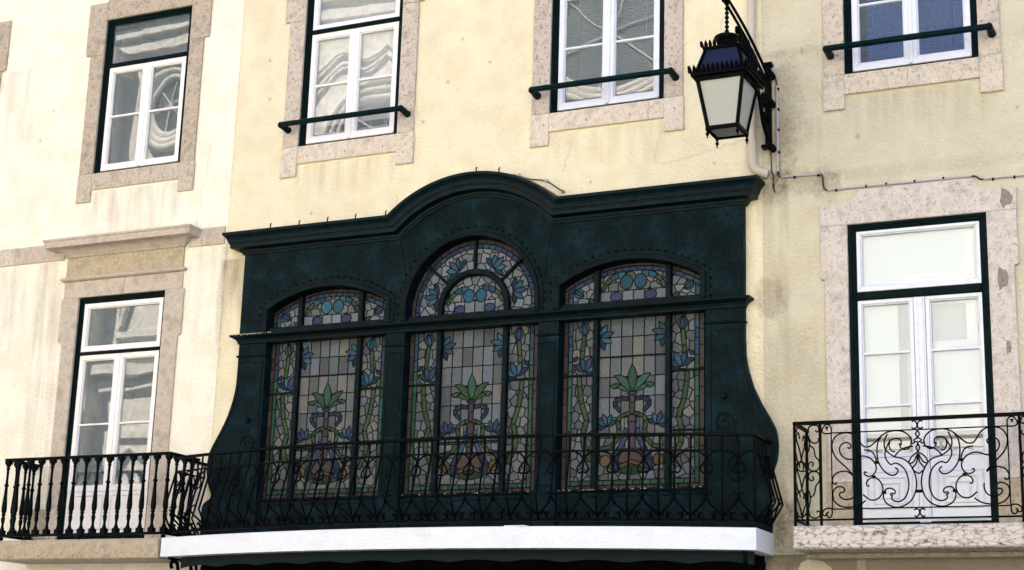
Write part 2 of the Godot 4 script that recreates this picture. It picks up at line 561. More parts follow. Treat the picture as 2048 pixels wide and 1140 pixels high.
# ---------------------------------------------------------------- walls
# a wall front with rectangular holes, with reveals as deep as the wall
func wall_front(x0: float, x1: float, y0: float, y1: float, z: float, depth: float, holes: Array, at := Vector3.ZERO) -> MB:
	var b := MB.new(at)
	b.uv2_fn = true
	b.flat()
	var xs := [x0, x1]
	var ys := [y0, y1]
	for r in holes:
		xs.append_array([r[0], r[2]])
		ys.append_array([r[1], r[3]])
	xs.sort()
	ys.sort()
	for i in xs.size() - 1:
		for j in ys.size() - 1:
			if xs[i + 1] - xs[i] < 0.0001 or ys[j + 1] - ys[j] < 0.0001:
				continue
			var c := Vector2(xs[i] + xs[i + 1], ys[j] + ys[j + 1]) * 0.5
			var inside := false
			for r in holes:
				if c.x > r[0] and c.x < r[2] and c.y > r[1] and c.y < r[3]:
					inside = true
			if inside:
				continue
			b.quad(Vector3(xs[i], ys[j], z), Vector3(xs[i + 1], ys[j], z), Vector3(xs[i + 1], ys[j + 1], z), Vector3(xs[i], ys[j + 1], z))
			b.quad(Vector3(xs[i + 1], ys[j], z - depth), Vector3(xs[i], ys[j], z - depth), Vector3(xs[i], ys[j + 1], z - depth), Vector3(xs[i + 1], ys[j + 1], z - depth))
	for r in holes:
		var a := z - depth
		b.quad(Vector3(r[0], r[1], z), Vector3(r[2], r[1], z), Vector3(r[2], r[1], a), Vector3(r[0], r[1], a))
		b.quad(Vector3(r[0], r[3], a), Vector3(r[2], r[3], a), Vector3(r[2], r[3], z), Vector3(r[0], r[3], z))
		b.quad(Vector3(r[0], r[1], a), Vector3(r[0], r[3], a), Vector3(r[0], r[3], z), Vector3(r[0], r[1], z))
		b.quad(Vector3(r[2], r[1], z), Vector3(r[2], r[3], z), Vector3(r[2], r[3], a), Vector3(r[2], r[1], a))
	b.quad(Vector3(x0, y0, z - depth), Vector3(x0, y0, z), Vector3(x0, y1, z), Vector3(x0, y1, z - depth))
	b.quad(Vector3(x1, y0, z), Vector3(x1, y0, z - depth), Vector3(x1, y1, z - depth), Vector3(x1, y1, z))
	b.quad(Vector3(x0, y0, z - depth), Vector3(x1, y0, z - depth), Vector3(x1, y0, z), Vector3(x0, y0, z))
	b.quad(Vector3(x0, y1, z), Vector3(x1, y1, z), Vector3(x1, y1, z - depth), Vector3(x0, y1, z - depth))
	return b


const UPPER := [-7.24, -4.328, -1.61, 1.303, 4.247]
const DOORS := [-4.362, 4.247]


func build_walls():
	var holes := []
	for c in UPPER:
		holes.append([c - 0.68, 7.16, c + 0.68, 9.22])
	for c in DOORS:
		holes.append([c - 0.68, 3.02, c + 0.68, 5.92])
	var of := func(x0, x1): return holes.filter(func(r): return r[0] > x0 and r[2] < x1)
	var w := thing("plaster_wall", "pale cream plaster wall with long run-off stains beside the baluster balcony door", "wall", Vector3(-8.52, 0, -0.03))
	put("plaster", wall_front(-14.0, -3.04, 0.0, 17.0, -0.024, 0.32, of.call(-14.0, -3.04), w.position), M.plaster_pale, w)
	# the flat stone band at lintel height, in four lengths
	var cuts := [-14.0, -9.2, -7.4, -6.32, -5.93, -5.21]
	for i in cuts.size() - 1:
		var b := MB.new(w.position)
		b.box(Vector3(cuts[i] + 0.001, 6.268, -0.08), Vector3(cuts[i + 1] - 0.001, 6.466 + 0.001 * (i % 2), -0.006 + 0.002 * (i % 2)), 0.003)
		put("band_stone", b, [M.stone_cut, M.stone_pale_b][i % 2], w)
	var e := [-3.53, -3.3, -3.06]
	for i in 2:
		var b := MB.new(w.position)
		b.box(Vector3(e[i] + 0.001, 6.264, -0.08), Vector3(e[i + 1] - 0.001, 6.458, -0.006 + 0.002 * i), 0.003)
		put("band_stone", b, [M.stone_pale_b, M.stone_cut][i], w)
	w = thing("plaster_wall", "warm cream plaster wall above the dark green bay, between bay and upper windows", "wall", Vector3(-0.1, 0, -0.03))
	put("plaster", wall_front(-3.04, 2.86, 2.86, 17.0, -0.03, 0.32, of.call(-3.04, 2.86) + [[-2.46, 3.06, 2.40, 6.06]], w.position), M.plaster_cream, w)
	w = thing("plaster_wall", "greyer cream plaster wall round the scrollwork balcony, crossed by a cable", "wall", Vector3(7.4, 0, -0.03))
	put("plaster", wall_front(2.86, 12.0, 2.915, 17.0, -0.034, 0.32, of.call(2.86, 12.0), w.position), M.plaster_grey, w)
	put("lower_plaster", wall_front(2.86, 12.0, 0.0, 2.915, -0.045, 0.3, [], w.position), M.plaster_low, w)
	var p := MB.new(w.position)
	p.prism(pv([3.10, 2.4, 3.50, 2.4, 3.49, 2.6, 3.44, 2.8, 3.36, 2.86, 3.24, 2.88, 3.17, 2.84, 3.11, 2.7]), -0.06, -0.036, 0.004)
	put("old_render_patch", p, M.plaster_grey, w)
	p = MB.new(w.position)
	p.box(Vector3(3.66, 0.0, -0.08), Vector3(3.74, 2.88, -0.03), 0.005)
	put("stone_edge", p, M.stone_sand, w)
	# the house behind the front: floors, partitions and back wall, so that the rooms are dark and closed
	for y in [2.98, 6.45, 9.9]:
		var f := MB.new()
		f.box(Vector3(-14, y - 0.15, -6), Vector3(12, y, -0.352))
		structure("floor", f, M.room_wall)
	for x in [-13.9, -5.9, -3.0, -0.15, 2.75, 5.9, 11.9]:
		var f := MB.new()
		f.box(Vector3(x - 0.08, 0, -5.99), Vector3(x + 0.08, 16.98, -0.354))
		structure("wall", f, M.room_wall)
	var r := MB.new()
	r.box(Vector3(-14, 0, -6.3), Vector3(12, 17, -6.001))
	structure("wall", r, M.room_wall)
	r = MB.new()
	r.box(Vector3(-14.4, 17.002, -6.6), Vector3(12.4, 17.3, 0.3))
	structure("roof", r, M.roof)
	# ground: street and the two pavements
	r = MB.new()
	r.box(Vector3(-300, -0.3, -300), Vector3(300, -0.12, 300))
	structure("ground", r, M.asphalt)
	r = MB.new()
	r.box(Vector3(-60, -0.3, 0.0), Vector3(60, 0.0, 2.4), 0.0)
	structure("pavement", r, M.paving)
	r = MB.new()
	r.box(Vector3(-60, -0.3, 11.5), Vector3(60, 0.0, 17.2), 0.0)
	structure("pavement", r, M.paving)


# ---------------------------------------------------------------- windows and doors
func leaf_ring(b: MB, x0: float, y0: float, x1: float, y1: float, w: Array, z: float):
	b.ring(x0, y0, x1, y1, w, z - 0.045, z, 0.004)
	# glazing bead, a step back
	b.ring(x0 + w[0] - 0.001, y0 + w[1] - 0.001, x1 - w[2] + 0.001, y1 - w[3] + 0.001, [0.012, 0.012, 0.012, 0.012], z - 0.04, z - 0.012, 0.004)


func pane(parent: Node, at: Vector3, x0: float, y0: float, x1: float, y1: float, z: float, mat: Material):
	var b := MB.new(at)
	b.box(Vector3(x0, y0, z - 0.004), Vector3(x1, y1, z))
	b.box(Vector3(x0, y0, z - 0.016), Vector3(x1, y1, z - 0.012))
	put("pane", b, mat, parent)


# the dark green frame: two steps towards the glass, and a thin sill
func green_frame(c: float, y0: float, y1: float, at: Vector3, o: Node):
	var b := MB.new(at)
	b.ring(c - 0.605, y0 - 0.005, c + 0.605, y1 + 0.005, [0.035, 0.012, 0.035, 0.03], -0.22, -0.03, 0.004)
	b.ring(c - 0.571, y0 + 0.006, c + 0.571, y1 - 0.024, [0.022, 0.012, 0.022, 0.022], -0.22, -0.042, 0.004)
	b.ring(c - 0.550, y0 + 0.017, c + 0.550, y1 - 0.045, [0.016, 0.010, 0.016, 0.018], -0.22, -0.052, 0.003)
	put("frame", b, M.green_frame, o)


func slats(at: Vector3, c: float, x0: float, x1: float, y0: float, y1: float, z: float, pitch: float) -> MB:
	var b := MB.new(at)
	b.flat()
	var y := y1
	while y > y0:
		b.quad(Vector3(c + x0, y - pitch * 0.62, z + 0.008), Vector3(c + x1, y - pitch * 0.62, z + 0.008), Vector3(c + x1, y, z - 0.008), Vector3(c + x0, y, z - 0.008))
		y -= pitch
	for x in [x0 + 0.15, x1 - 0.15]:
		b.box(Vector3(c + x - 0.003, y0, z + 0.009), Vector3(c + x + 0.003, y1, z + 0.011))
	return b


func upper_window(c: float, label: String, jamb: Material, foot: Material, style: int):
	var at := Vector3(c, 6.92, 0)
	var o := thing("window", label, "window", at, "upper floor windows")
	var q := 0.001
	var split: float = [0.21, -0.12, 0.44, -0.03][style]
	# stones of the surround: feet, sill, jambs, eared lintel
	var stones := [
		[pv([-0.80, 6.92, -0.602, 6.92, -0.602, 7.252, -0.80, 7.252]), foot, 0.0], [pv([0.602, 6.915, 0.80, 6.915, 0.80, 7.252, 0.602, 7.252]), foot, 0.001],
		[pv([-0.60, 7.06, split - q, 7.06, split - q + 0.004, 7.252, -0.60, 7.252]), foot, -0.002], [pv([split + q, 7.06, 0.60, 7.06, 0.60, 7.252, split + q + 0.004, 7.252]), foot, -0.0035],
		[pv([-0.79, 7.254, -0.60, 7.254, -0.60, 8.69, -0.79, 8.69]), jamb, 0.0], [pv([0.60, 7.254, 0.79, 7.254, 0.79, 8.69, 0.60, 8.69]), jamb, -0.001],
		[pv([-0.80, 8.692, -0.60, 8.692, -0.60, 9.118, -0.60, 9.34, -0.86, 9.34, -0.86, 8.715, -0.85, 8.70, -0.80, 8.70]), jamb, 0.001],
		[pv([0.60, 8.692, 0.80, 8.692, 0.80, 8.70, 0.85, 8.70, 0.86, 8.715, 0.86, 9.34, 0.60, 9.34]), jamb, 0.002],
		[pv([-0.598, 9.12, 0.598, 9.12, 0.598, 9.40, 0.50, 9.44, -0.50, 9.44, -0.598, 9.40]), jamb, 0.0]]
	for s in stones:
		var b := MB.new(at)
		var p := PackedVector2Array()
		for v in s[0]:
			p.append(v + Vector2(c, 0))
		b.prism(p, -0.22, s[2], 0.005)
		put("stone_block", b, s[1], o)
	green_frame(c, 7.253, 9.12, at, o)
	var white: Material = M.white_paint if style < 2 else M.white_cool
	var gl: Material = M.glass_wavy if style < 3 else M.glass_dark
	# transom and upper light
	var b := MB.new(at)
	b.box(Vector3(c - 0.536, 8.532, -0.12), Vector3(c + 0.536, 8.577, -0.034), 0.006)
	put("transom", b, M.green_frame, o)
	if style == 0:
		pane(o, at, c - 0.535, 8.577, c + 0.535, 9.058, -0.075, gl)
	else:
		b = MB.new(at)
		leaf_ring(b, c - 0.533, 8.579, c + 0.533, 9.058, [0.05, 0.05, 0.05, 0.05], -0.055)
		var u := put("upper_sash", b, white, o)
		pane(u, at, c - 0.48, 8.63, c + 0.48, 9.01, -0.085, gl)
	# two casements
	for s in [-1, 1]:
		var x0: float = c - 0.533 if s < 0 else c + 0.004
		var x1: float = c - 0.004 if s < 0 else c + 0.533
		b = MB.new(at)
		leaf_ring(b, x0, 7.290, x1, 8.530, [0.055, 0.068, 0.055, 0.058], -0.055)
		b.box(Vector3(x0 + 0.06, 7.926, -0.095), Vector3(x1 - 0.06, 7.948, -0.066), 0.004)
		if s > 0:
			b.box(Vector3(c - 0.014, 7.300, -0.056), Vector3(c + 0.020, 8.52, -0.045), 0.004)
		b.box(Vector3(x0 + 0.01, 7.283, -0.06), Vector3(x1 - 0.01, 7.309, -0.040), 0.006)
		var k := put("casement", b, white, o)
		pane(k, at, x0 + 0.052, 7.355, x1 - 0.052, 7.927, -0.085, gl)
		pane(k, at, x0 + 0.052, 7.947, x1 - 0.052, 8.475, -0.086, gl)
	# what hangs behind the glass
	b = MB.new(at)
	match style:
		1:
			b.box(Vector3(c - 0.52, 7.50, -0.16), Vector3(c + 0.52, 9.08, -0.155))
			for x in [-0.36, -0.18, 0.0, 0.2, 0.36]:
				b.box(Vector3(c + x - 0.003, 7.36, -0.154), Vector3(c + x + 0.003, 9.06, -0.150))
			b.box(Vector3(c - 0.52, 7.28, -0.17), Vector3(c + 0.52, 7.43, -0.165))
			put("roller_blind", b, M.blind_white, o)
		2:
			stuff(put("venetian_blind", slats(at, c, -0.51, 0.51, 7.50, 9.05, -0.17, 0.019), M.blind_grey, o))
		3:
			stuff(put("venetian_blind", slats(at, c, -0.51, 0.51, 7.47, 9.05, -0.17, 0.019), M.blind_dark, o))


func guard_bar(c: float, label: String):
	var o := thing("guard_bar", label, "window bar", Vector3(c, 7.46, 0), "round guard bars across the windows")
	var b := MB.new(o.position)
	b.tube([Vector3(c - 0.735, 7.46, 0.13), Vector3(c - 0.72, 7.46, 0.155), Vector3(c, 7.458, 0.157), Vector3(c + 0.70, 7.456, 0.155), Vector3(c + 0.735, 7.456, 0.13)], [0.026, 0.029, 0.029, 0.029, 0.026], 10)
	put("bar", b, M.green_bar, o)
	for s in [-1, 1]:
		b = MB.new(o.position)
		b.tube([Vector3(c + s * 0.722, 7.457, 0.150), Vector3(c + s * 0.722, 7.45, 0.06), Vector3(c + s * 0.722, 7.445, -0.002)], [0.033, 0.035, 0.038], 10)
		b.ball(Vector3(c + s * 0.722, 7.457, 0.150), 0.036)
		put("wall_socket", b, M.green_bar, o)


func balcony_door_plain():
	var c: float = DOORS[0]
	var at := Vector3(c, 3.1, 0)
	var o := thing("french_window", "glazed balcony door under a projecting stone cornice, behind the baluster railing", "door", at)
	var stones := [
		[pv([-0.765, 3.492, -0.585, 3.492, -0.585, 5.808, -0.825, 5.808, -0.825, 5.33, -0.815, 5.312, -0.79, 5.305, -0.765, 5.29]), M.stone_cut, 0.0],
		[pv([0.585, 3.492, 0.79, 3.492, 0.79, 5.275, 0.80, 5.292, 0.825, 5.305, 0.832, 5.32, 0.832, 5.808, 0.585, 5.808]), M.stone_cut, 0.001],
		[pv([-0.72, 3.092, -0.585, 3.092, -0.585, 3.49, -0.72, 3.49]), M.stone_pale_b, 0.004], [pv([0.585, 3.092, 0.84, 3.092, 0.84, 3.49, 0.585, 3.49]), M.stone_pale_b, 0.004],
		[pv([-0.97, 3.092, -0.722, 3.092, -0.722, 3.48, -0.97, 3.48]), M.stone_sand, -0.008],
		[pv([-0.80, 5.81, 0.018, 5.81, 0.03, 6.0, -0.80, 6.0]), M.stone_cut, -0.002], [pv([0.021, 5.81, 0.80, 5.81, 0.80, 6.0, 0.033, 6.0]), M.stone_cut, -0.0035], [pv([-0.79, 6.046, 0.79, 6.046, 0.79, 6.278, -0.79, 6.278]), M.stone_sand, 0.002]]
	for s in stones:
		var b := MB.new(at)
		var p := PackedVector2Array()
		for v in s[0]:
			p.append(v + Vector2(c, 0))
		b.prism(p, -0.22, s[2], 0.004)
		put("stone_block", b, s[1], o)
	var b := MB.new(at)
	b.moulding(c - 0.80, c + 0.80, 6.0, 0.0, [Vector2(0.0, 0.0), Vector2(0.022, 0.004), Vector2(0.036, 0.014), Vector2(0.040, 0.024), Vector2(0.034, 0.036), Vector2(0.016, 0.046), Vector2(0, 0.046)])
	put("bead_moulding", b, M.stone_cut, o)
	b = MB.new(at)
	b.moulding(c - 0.79, c + 0.79, 6.278, 0.0, [Vector2(0.0, 0.0), Vector2(0.012, 0.002), Vector2(0.014, 0.014), Vector2(0.03, 0.03), Vector2(0.06, 0.06), Vector2(0.09, 0.078), Vector2(0.19, 0.082), Vector2(0.192, 0.150), Vector2(0.204, 0.153), Vector2(0.206, 0.176), Vector2(0.15, 0.195), Vector2(0.03, 0.212), Vector2(0.0, 0.212)])
	put("cornice", b, M.stone_cut, o)
	green_frame(c, 3.157, 5.808, at, o)
	b = MB.new(at)
	b.box(Vector3(c - 0.536, 5.163, -0.12), Vector3(c + 0.536, 5.196, -0.036), 0.006)
	put("transom", b, M.green_frame, o)
	b = MB.new(at)
	leaf_ring(b, c - 0.533, 5.200, c + 0.533, 5.745, [0.05, 0.055, 0.05, 0.05], -0.055)
	var u := put("upper_sash", b, M.white_paint, o)
	pane(u, at, c - 0.485, 5.250, c + 0.485, 5.70, -0.085, M.glass_wavy)
	for s in [-1, 1]:
		var x0: float = c - 0.533 if s < 0 else c + 0.004
		var x1: float = c - 0.004 if s < 0 else c + 0.533
		b = MB.new(at)
		leaf_ring(b, x0, 3.658, x1, 5.160, [0.055, 0.06, 0.055, 0.055], -0.055)
		b.box(Vector3(x0 + 0.06, 4.380, -0.095), Vector3(x1 - 0.06, 4.400, -0.066), 0.004)
		b.box(Vector3(x0, 3.20, -0.10), Vector3(x1, 3.656, -0.060), 0.003)
		b.ring(x0 + 0.04, 3.25, x1 - 0.04, 3.63, [0.022, 0.022, 0.022, 0.022], -0.061, -0.046, 0.006)
		b.box(Vector3(x0 + 0.01, 3.19, -0.06), Vector3(x1 - 0.01, 3.225, -0.038), 0.006)
		if s > 0:
			b.box(Vector3(c - 0.014, 3.2, -0.056), Vector3(c + 0.020, 5.15, -0.045), 0.004)
		var k := put("door_leaf", b, M.white_paint, o)
		pane(k, at, x0 + 0.052, 3.715, x1 - 0.052, 4.382, -0.085, M.glass_wavy)
		pane(k, at, x0 + 0.052, 4.398, x1 - 0.052, 5.108, -0.086, M.glass_wavy)
	b = MB.new(at)
	b.box(Vector3(c - 0.52, 3.2, -0.40), Vector3(c - 0.02, 5.7, -0.39))
	put("curtain", b, M.blind_dark, o)


func balcony_door_white():
	var c: float = DOORS[1]
	var at := Vector3(c, 3.1, 0)
	var o := thing("french_window", "white double balcony door with pale curtains behind the scrollwork railing", "door", at)
	var arc_l := []
	var arc_r := []
	for i in 6:
		var a := PI / 2 * i / 5.0
		arc_l.append_array([-0.605 + 0.10 * sin(a), 6.025 + 0.115 * (1.0 - cos(a))])
		arc_r.append_array([0.510 + 0.10 * (1.0 - cos(a)), 6.140 - 0.115 * sin(a)])
	var lint: Array = [-0.845, 5.824, 0.86, 5.824, 0.865, 6.02] + []
	var rev := []
	for i in range(5, -1, -1):
		rev.append_array([arc_r[i * 2], arc_r[i * 2 + 1]])
	lint.append_array(rev)
	var rl := []
	for i in range(5, -1, -1):
		rl.append_array([arc_l[i * 2], arc_l[i * 2 + 1]])
	lint.append_array(rl)
	lint.append_array([-0.845, 6.022])
	var stones := [
		[pv(lint), M.stone_rose, 0.0],
		[pv([-0.812, 3.522, -0.605, 3.522, -0.605, 5.822, -0.845, 5.822, -0.845, 5.335, -0.812, 5.333]), M.stone_rose, -0.001],
		[pv([0.605, 3.522, 0.82, 3.522, 0.82, 5.33, 0.845, 5.335, 0.857, 5.35, 0.857, 5.822, 0.605, 5.822]), M.stone_rose, 0.001],
		[pv([-0.822, 3.108, -0.605, 3.108, -0.605, 3.52, -0.822, 3.52]), M.stone_sand, 0.003], [pv([0.605, 3.108, 0.83, 3.108, 0.83, 3.52, 0.605, 3.52]), M.stone_sand, 0.003]]
	for s in stones:
		var b := MB.new(at)
		var p := PackedVector2Array()
		for v in s[0]:
			p.append(v + Vector2(c, 0))
		b.prism(p, -0.22, s[2], 0.004)
		put("stone_block", b, s[1], o)
	# two spots where the face of the stone has flaked and been filled
	for f in [[5.02, 5.93, 0.05, 0.085], [4.965, 5.22, 0.045, 0.10], [4.99, 4.62, 0.02, 0.06]]:
		var b := MB.new(at)
		var p := PackedVector2Array()
		for k in 9:
			var a := TAU * k / 9
			var rr := 1.0 + 0.25 * sin(k * 2.3 + f[0] * 9.0)
			p.append(Vector2(f[0] + f[2] * rr * cos(a), f[1] + f[3] * rr * sin(a)))
		b.prism(p, -0.02, 0.0035, 0.001)
		put("mortar_patch", b, M.mortar, o)
	green_frame(c, 3.157, 5.824, at, o)
	var b := MB.new(at)
	b.box(Vector3(c - 0.536, 5.130, -0.12), Vector3(c + 0.536, 5.204, -0.036), 0.006)
	put("transom", b, M.green_frame, o)
	b = MB.new(at)
	leaf_ring(b, c - 0.540, 5.208, c + 0.540, 5.778, [0.040, 0.045, 0.040, 0.045], -0.055)
	var u := put("upper_sash", b, M.white_cool, o)
	pane(u, at, c - 0.50, 5.25, c + 0.50, 5.738, -0.085, M.glass_flat)
	for s in [-1, 1]:
		var x0: float = c - 0.540 if s < 0 else c + 0.052
		var x1: float = c - 0.052 if s < 0 else c + 0.540
		b = MB.new(at)
		leaf_ring(b, x0, 3.735, x1, 5.128, [0.036, 0.03, 0.036, 0.036], -0.055)
		b.box(Vector3(x0 + 0.04, 4.640, -0.095), Vector3(x1 - 0.04, 4.662, -0.066), 0.004)
		b.box(Vector3(x0 + 0.04, 4.175, -0.095), Vector3(x1 - 0.04, 4.197, -0.066), 0.004)
		b.box(Vector3(x0, 3.165, -0.10), Vector3(x1, 3.733, -0.062), 0.003)
		for k in 3:
			var d := 0.05 + 0.055 * k
			b.ring(x0 + d, 3.25 + d * 0.8, x1 - d, 3.66 - d * 0.9, [0.012, 0.012, 0.012, 0.012], -0.063, -0.050 + 0.003 * k, 0.004)
		b.box(Vector3(x0 + 0.04, 3.195, -0.063), Vector3(x1 - 0.03, 3.205, -0.048), 0.003)
		var lf := put("door_leaf", b, M.white_cool, o)
		for y in [[3.762, 4.177], [4.195, 4.642], [4.660, 5.094]]:
			pane(lf, at, x0 + 0.034, y[0], x1 - 0.034, y[1], -0.085, M.glass_flat)
	b = MB.new(at)
	b.box(Vector3(c - 0.048, 3.17, -0.09), Vector3(c + 0.048, 5.127, -0.050), 0.004)
	b.box(Vector3(c - 0.012, 3.18, -0.051), Vector3(c + 0.034, 5.12, -0.040), 0.004)
	put("meeting_stile", b, M.white_cool, o)
	# pale shutters and curtains close behind the glass, leaving grey-blue gaps
	for r in [[-0.50, 5.24, 0.50, 5.74, -0.13], [-0.505, 4.66, -0.20, 5.10, -0.13], [-0.505, 3.95, -0.20, 4.66, -0.128], [-0.13, 3.95, -0.03, 4.76, -0.132], [0.05, 3.95, 0.50, 4.74, -0.13], [0.38, 4.74, 0.50, 5.1, -0.131], [0.05, 5.06, 0.38, 5.1, -0.129]]:
		b = MB.new(at)
		b.box(Vector3(c + r[0], r[1], r[4] - 0.006), Vector3(c + r[2], r[3], r[4]), 0.002)
		put("curtain", b, M.curtain, o)
	b = MB.new(at)
	b.box(Vector3(c - 0.5, 4.02, -0.20), Vector3(c + 0.5, 5.12, -0.19))
	put("grey_blind", b, M.blue_grey, o)
	b = MB.new(at)
	b.box(Vector3(c - 0.5, 3.72, -0.21), Vector3(c + 0.5, 4.02, -0.20))
	put("cardboard_screen", b, M.blind_white, o)
	b = MB.new(at)
	b.box(Vector3(c - 0.14, 5.252, -0.128), Vector3(c + 0.42, 5.31, -0.118), 0.004)
	b.box(Vector3(c - 0.12, 5.318, -0.128), Vector3(c + 0.44, 5.345, -0.120), 0.004)
	put("folded_cloth", b, M.white_cool, o)


# ---------------------------------------------------------------- the green bay
const BAY_X := -0.03
const LIGHTS := [-1.70, -0.07, 1.593]


# an arched outline from its lower right corner over the crown to its lower left corner
func arch(cx: float, hw: float, r: float, cy: float, y0: float, n := 20) -> PackedVector2Array:
	var p := PackedVector2Array([Vector2(cx + hw, y0)])
	var a0 := acos(clampf(hw / r, -1.0, 1.0))
	for i in n + 1:
		var a := lerpf(a0, PI - a0, float(i) / n)
		p.append(Vector2(cx + r * cos(a), cy + r * sin(a)))
	p.append(Vector2(cx - hw, y0))
	return p


# outline of window k (0, 1, 2) widened by d
func light_arch(k: int, d: float, y0: float) -> PackedVector2Array:
	if k == 1:
		return arch(LIGHTS[1], 0.70 + d, 0.702 + d, 5.345, y0, 28)
	return arch(LIGHTS[k], 0.70 + d, 1.321 + d, 4.344, y0, 16)


func band_of(k: int, d0: float, d1: float, y0: float) -> PackedVector2Array:
	var a := light_arch(k, d1, y0)
	var b := light_arch(k, d0, y0)
	b.reverse()
	a.append_array(b)
	return a


func cornice_row(h: float, p: float, xl: float, xr: float, back: float) -> Array:
	var z := 0.05 + p
	var y := 6.09 + h
	var r := 1.15 + h
	var hw := sqrt(r * r - (y - 5.294) * (y - 5.294))
	var out := [Vector3(xl - p, y, back), Vector3(xl - p, y, z)]
	out.append(Vector3(BAY_X - hw, y, z))
	var a0 := acos(hw / r)
	for i in range(1, 24):
		var a := lerpf(PI - a0, a0, i / 24.0)
		out.append(Vector3(BAY_X + r * cos(a), 5.294 + r * sin(a), z))
	out.append(Vector3(BAY_X + hw, y, z))
	out.append(Vector3(xr + p, y, z))
	out.append(Vector3(xr + p, y, back))
	return out


func mirror_x(p: Array, about: float) -> Array:
	return p.map(func(v): return Vector3(2.0 * about - v.x, v.y, v.z))


func build_bay():
	var at := Vector3(BAY_X, 3.1, 0)
	var o := thing("bay_front", "dark green wooden bay front with arched cornice, pilasters and curved scroll sides", "bay window", at)
	# frieze board, notched for the three arched lights
	var p := PackedVector2Array([Vector2(-2.737, 5.20)])
	for k in 3:
		var a := light_arch(k, 0.04, 5.20)
		a.reverse()
		p.append_array(a)
	p.append(Vector2(2.705, 5.20))
	p.append(Vector2(2.705, 6.11))
	p.append(Vector2(BAY_X + 0.84, 6.11))
	for i in 25:
		var a := lerpf(acos(0.72), PI - acos(0.72), i / 24.0)
		p.append(Vector2(BAY_X + 1.17 * cos(a), 5.294 + 1.17 * sin(a)))
	p.append(Vector2(BAY_X - 0.84, 6.11))
	p.append(Vector2(-2.737, 6.11))
	var b := MB.new(at)
	b.prism(p, -0.02, 0.05)
	put("frieze_board", b, M.green_paint, o)
	# cornice
	var prof := [[0.0, 0.0], [0.014, 0.001], [0.017, 0.018], [0.030, 0.022], [0.036, 0.044], [0.050, 0.050], [0.112, 0.056], [0.114, 0.094], [0.122, 0.097], [0.122, 0.107], [0.130, 0.112], [0.134, 0.130], [0.142, 0.150], [0.154, 0.168], [0.166, 0.180], [0.177, 0.186], [0.180, 0.214], [0.10, 0.230], [-0.07, 0.236]]
	b = MB.new(at)
	b.flat()
	for i in prof.size() - 1:
		var A := cornice_row(prof[i][1], prof[i][0], -2.745, 2.712, -0.02)
		var B := cornice_row(prof[i + 1][1], prof[i + 1][0], -2.745, 2.712, -0.02)
		for j in A.size() - 1:
			b.quad(A[j], A[j + 1], B[j + 1], B[j])
	put("cornice", b, M.green_cornice, o)
	# little pegs along the top of the cornice
	for x in [-2.35, -2.0, -1.66, -1.33, -0.98, 0.02, 0.27]:
		var y := 6.325
		if absf(x - BAY_X) < 0.92:
			y = 5.294 + sqrt(1.38 * 1.38 - (x - BAY_X) ** 2)
		b = MB.new(at)
		b.tube([Vector3(x, y - 0.01, 0.19), Vector3(x, y + 0.03, 0.19), Vector3(x + 0.012, y + 0.036, 0.19)], 0.007, 5)
		put("peg", b, M.iron, o)
	# frames of the three arched lights, and the studded band round each
	for k in 3:
		b = MB.new(at)
		b.prism(band_of(k, 0.0, 0.052, 5.235), -0.12, 0.072, 0.006)
		b.prism(band_of(k, 0.050, 0.086, 5.235), -0.01, 0.056, 0.003)
		b.box(Vector3(LIGHTS[k] - 0.70, 5.222, -0.12), Vector3(LIGHTS[k] + 0.70, 5.284, 0.03), 0.004)
		put("arched_frame", b, M.green_trim, o)
		b = MB.new(at)
		var path := light_arch(k, 0.098, 5.26)
		var run := 0.0
		for i in path.size() - 1:
			var seg := path[i].distance_to(path[i + 1])
			while run < seg:
				var q := path[i].lerp(path[i + 1], run / seg)
				b.lathe([Vector2(0.015, 0), Vector2(0.013, 0.006), Vector2(0.007, 0.013), Vector2(0.001, 0.015)], Vector3(q.x, q.y - 0.006, 0.056), 6)
				run += 0.082
			run -= seg
		stuff(put("stud_row", b, M.black, o))
	# mullions: two in each side light, a half round frame with three spokes in the middle one
	for k in 3:
		for s in [-1, 1]:
			var x: float = LIGHTS[k] + s * 0.36
			b = MB.new(at)
			b.box(Vector3(x - 0.0265, 3.50, -0.12), Vector3(x + 0.0265, 5.15, -0.02), 0.008)
			put("mullion", b, M.green_trim, o)
			if k != 1:
				b = MB.new(at)
				b.box(Vector3(x - 0.0265, 5.28, -0.12), Vector3(x + 0.0265, 5.612, -0.02), 0.008)
				put("mullion", b, M.green_trim, o)
	b = MB.new(at)
	var outer := arch(LIGHTS[1], 0.392, 0.394, 5.342, 5.28, 20)
	var inner := arch(LIGHTS[1], 0.334, 0.336, 5.342, 5.28, 20)
	inner.reverse()
	outer.append_array(inner)
	b.prism(outer, -0.12, -0.015, 0.008)
	put("half_round_mullion", b, M.green_trim, o)
	for a in [42.0, 90.0, 138.0]:
		var d := Vector2(cos(deg_to_rad(a)), sin(deg_to_rad(a)))
		var c := Vector2(LIGHTS[1], 5.342)
		var n := Vector2(-d.y, d.x) * 0.0135
		b = MB.new(at)
		b.prism(PackedVector2Array([c + d * 0.39 - n, c + d * 0.704 - n, c + d * 0.704 + n, c + d * 0.39 + n]), -0.12, -0.03, 0.005)
		put("spoke_mullion", b, M.green_trim, o)
	# transom moulding across the whole front
	b = MB.new(at)
	b.moulding(-2.735, 2.703, 5.128, 0.05, [Vector2(-0.16, 0.0), Vector2(0.010, 0.0), Vector2(0.012, 0.026), Vector2(0.020, 0.029), Vector2(0.024, 0.042), Vector2(0.040, 0.050), Vector2(0.052, 0.060), Vector2(0.066, 0.064), Vector2(0.074, 0.068), Vector2(0.076, 0.088), Vector2(0.04, 0.097), Vector2(-0.06, 0.104)])
	put("transom_moulding", b, M.green_trim, o)
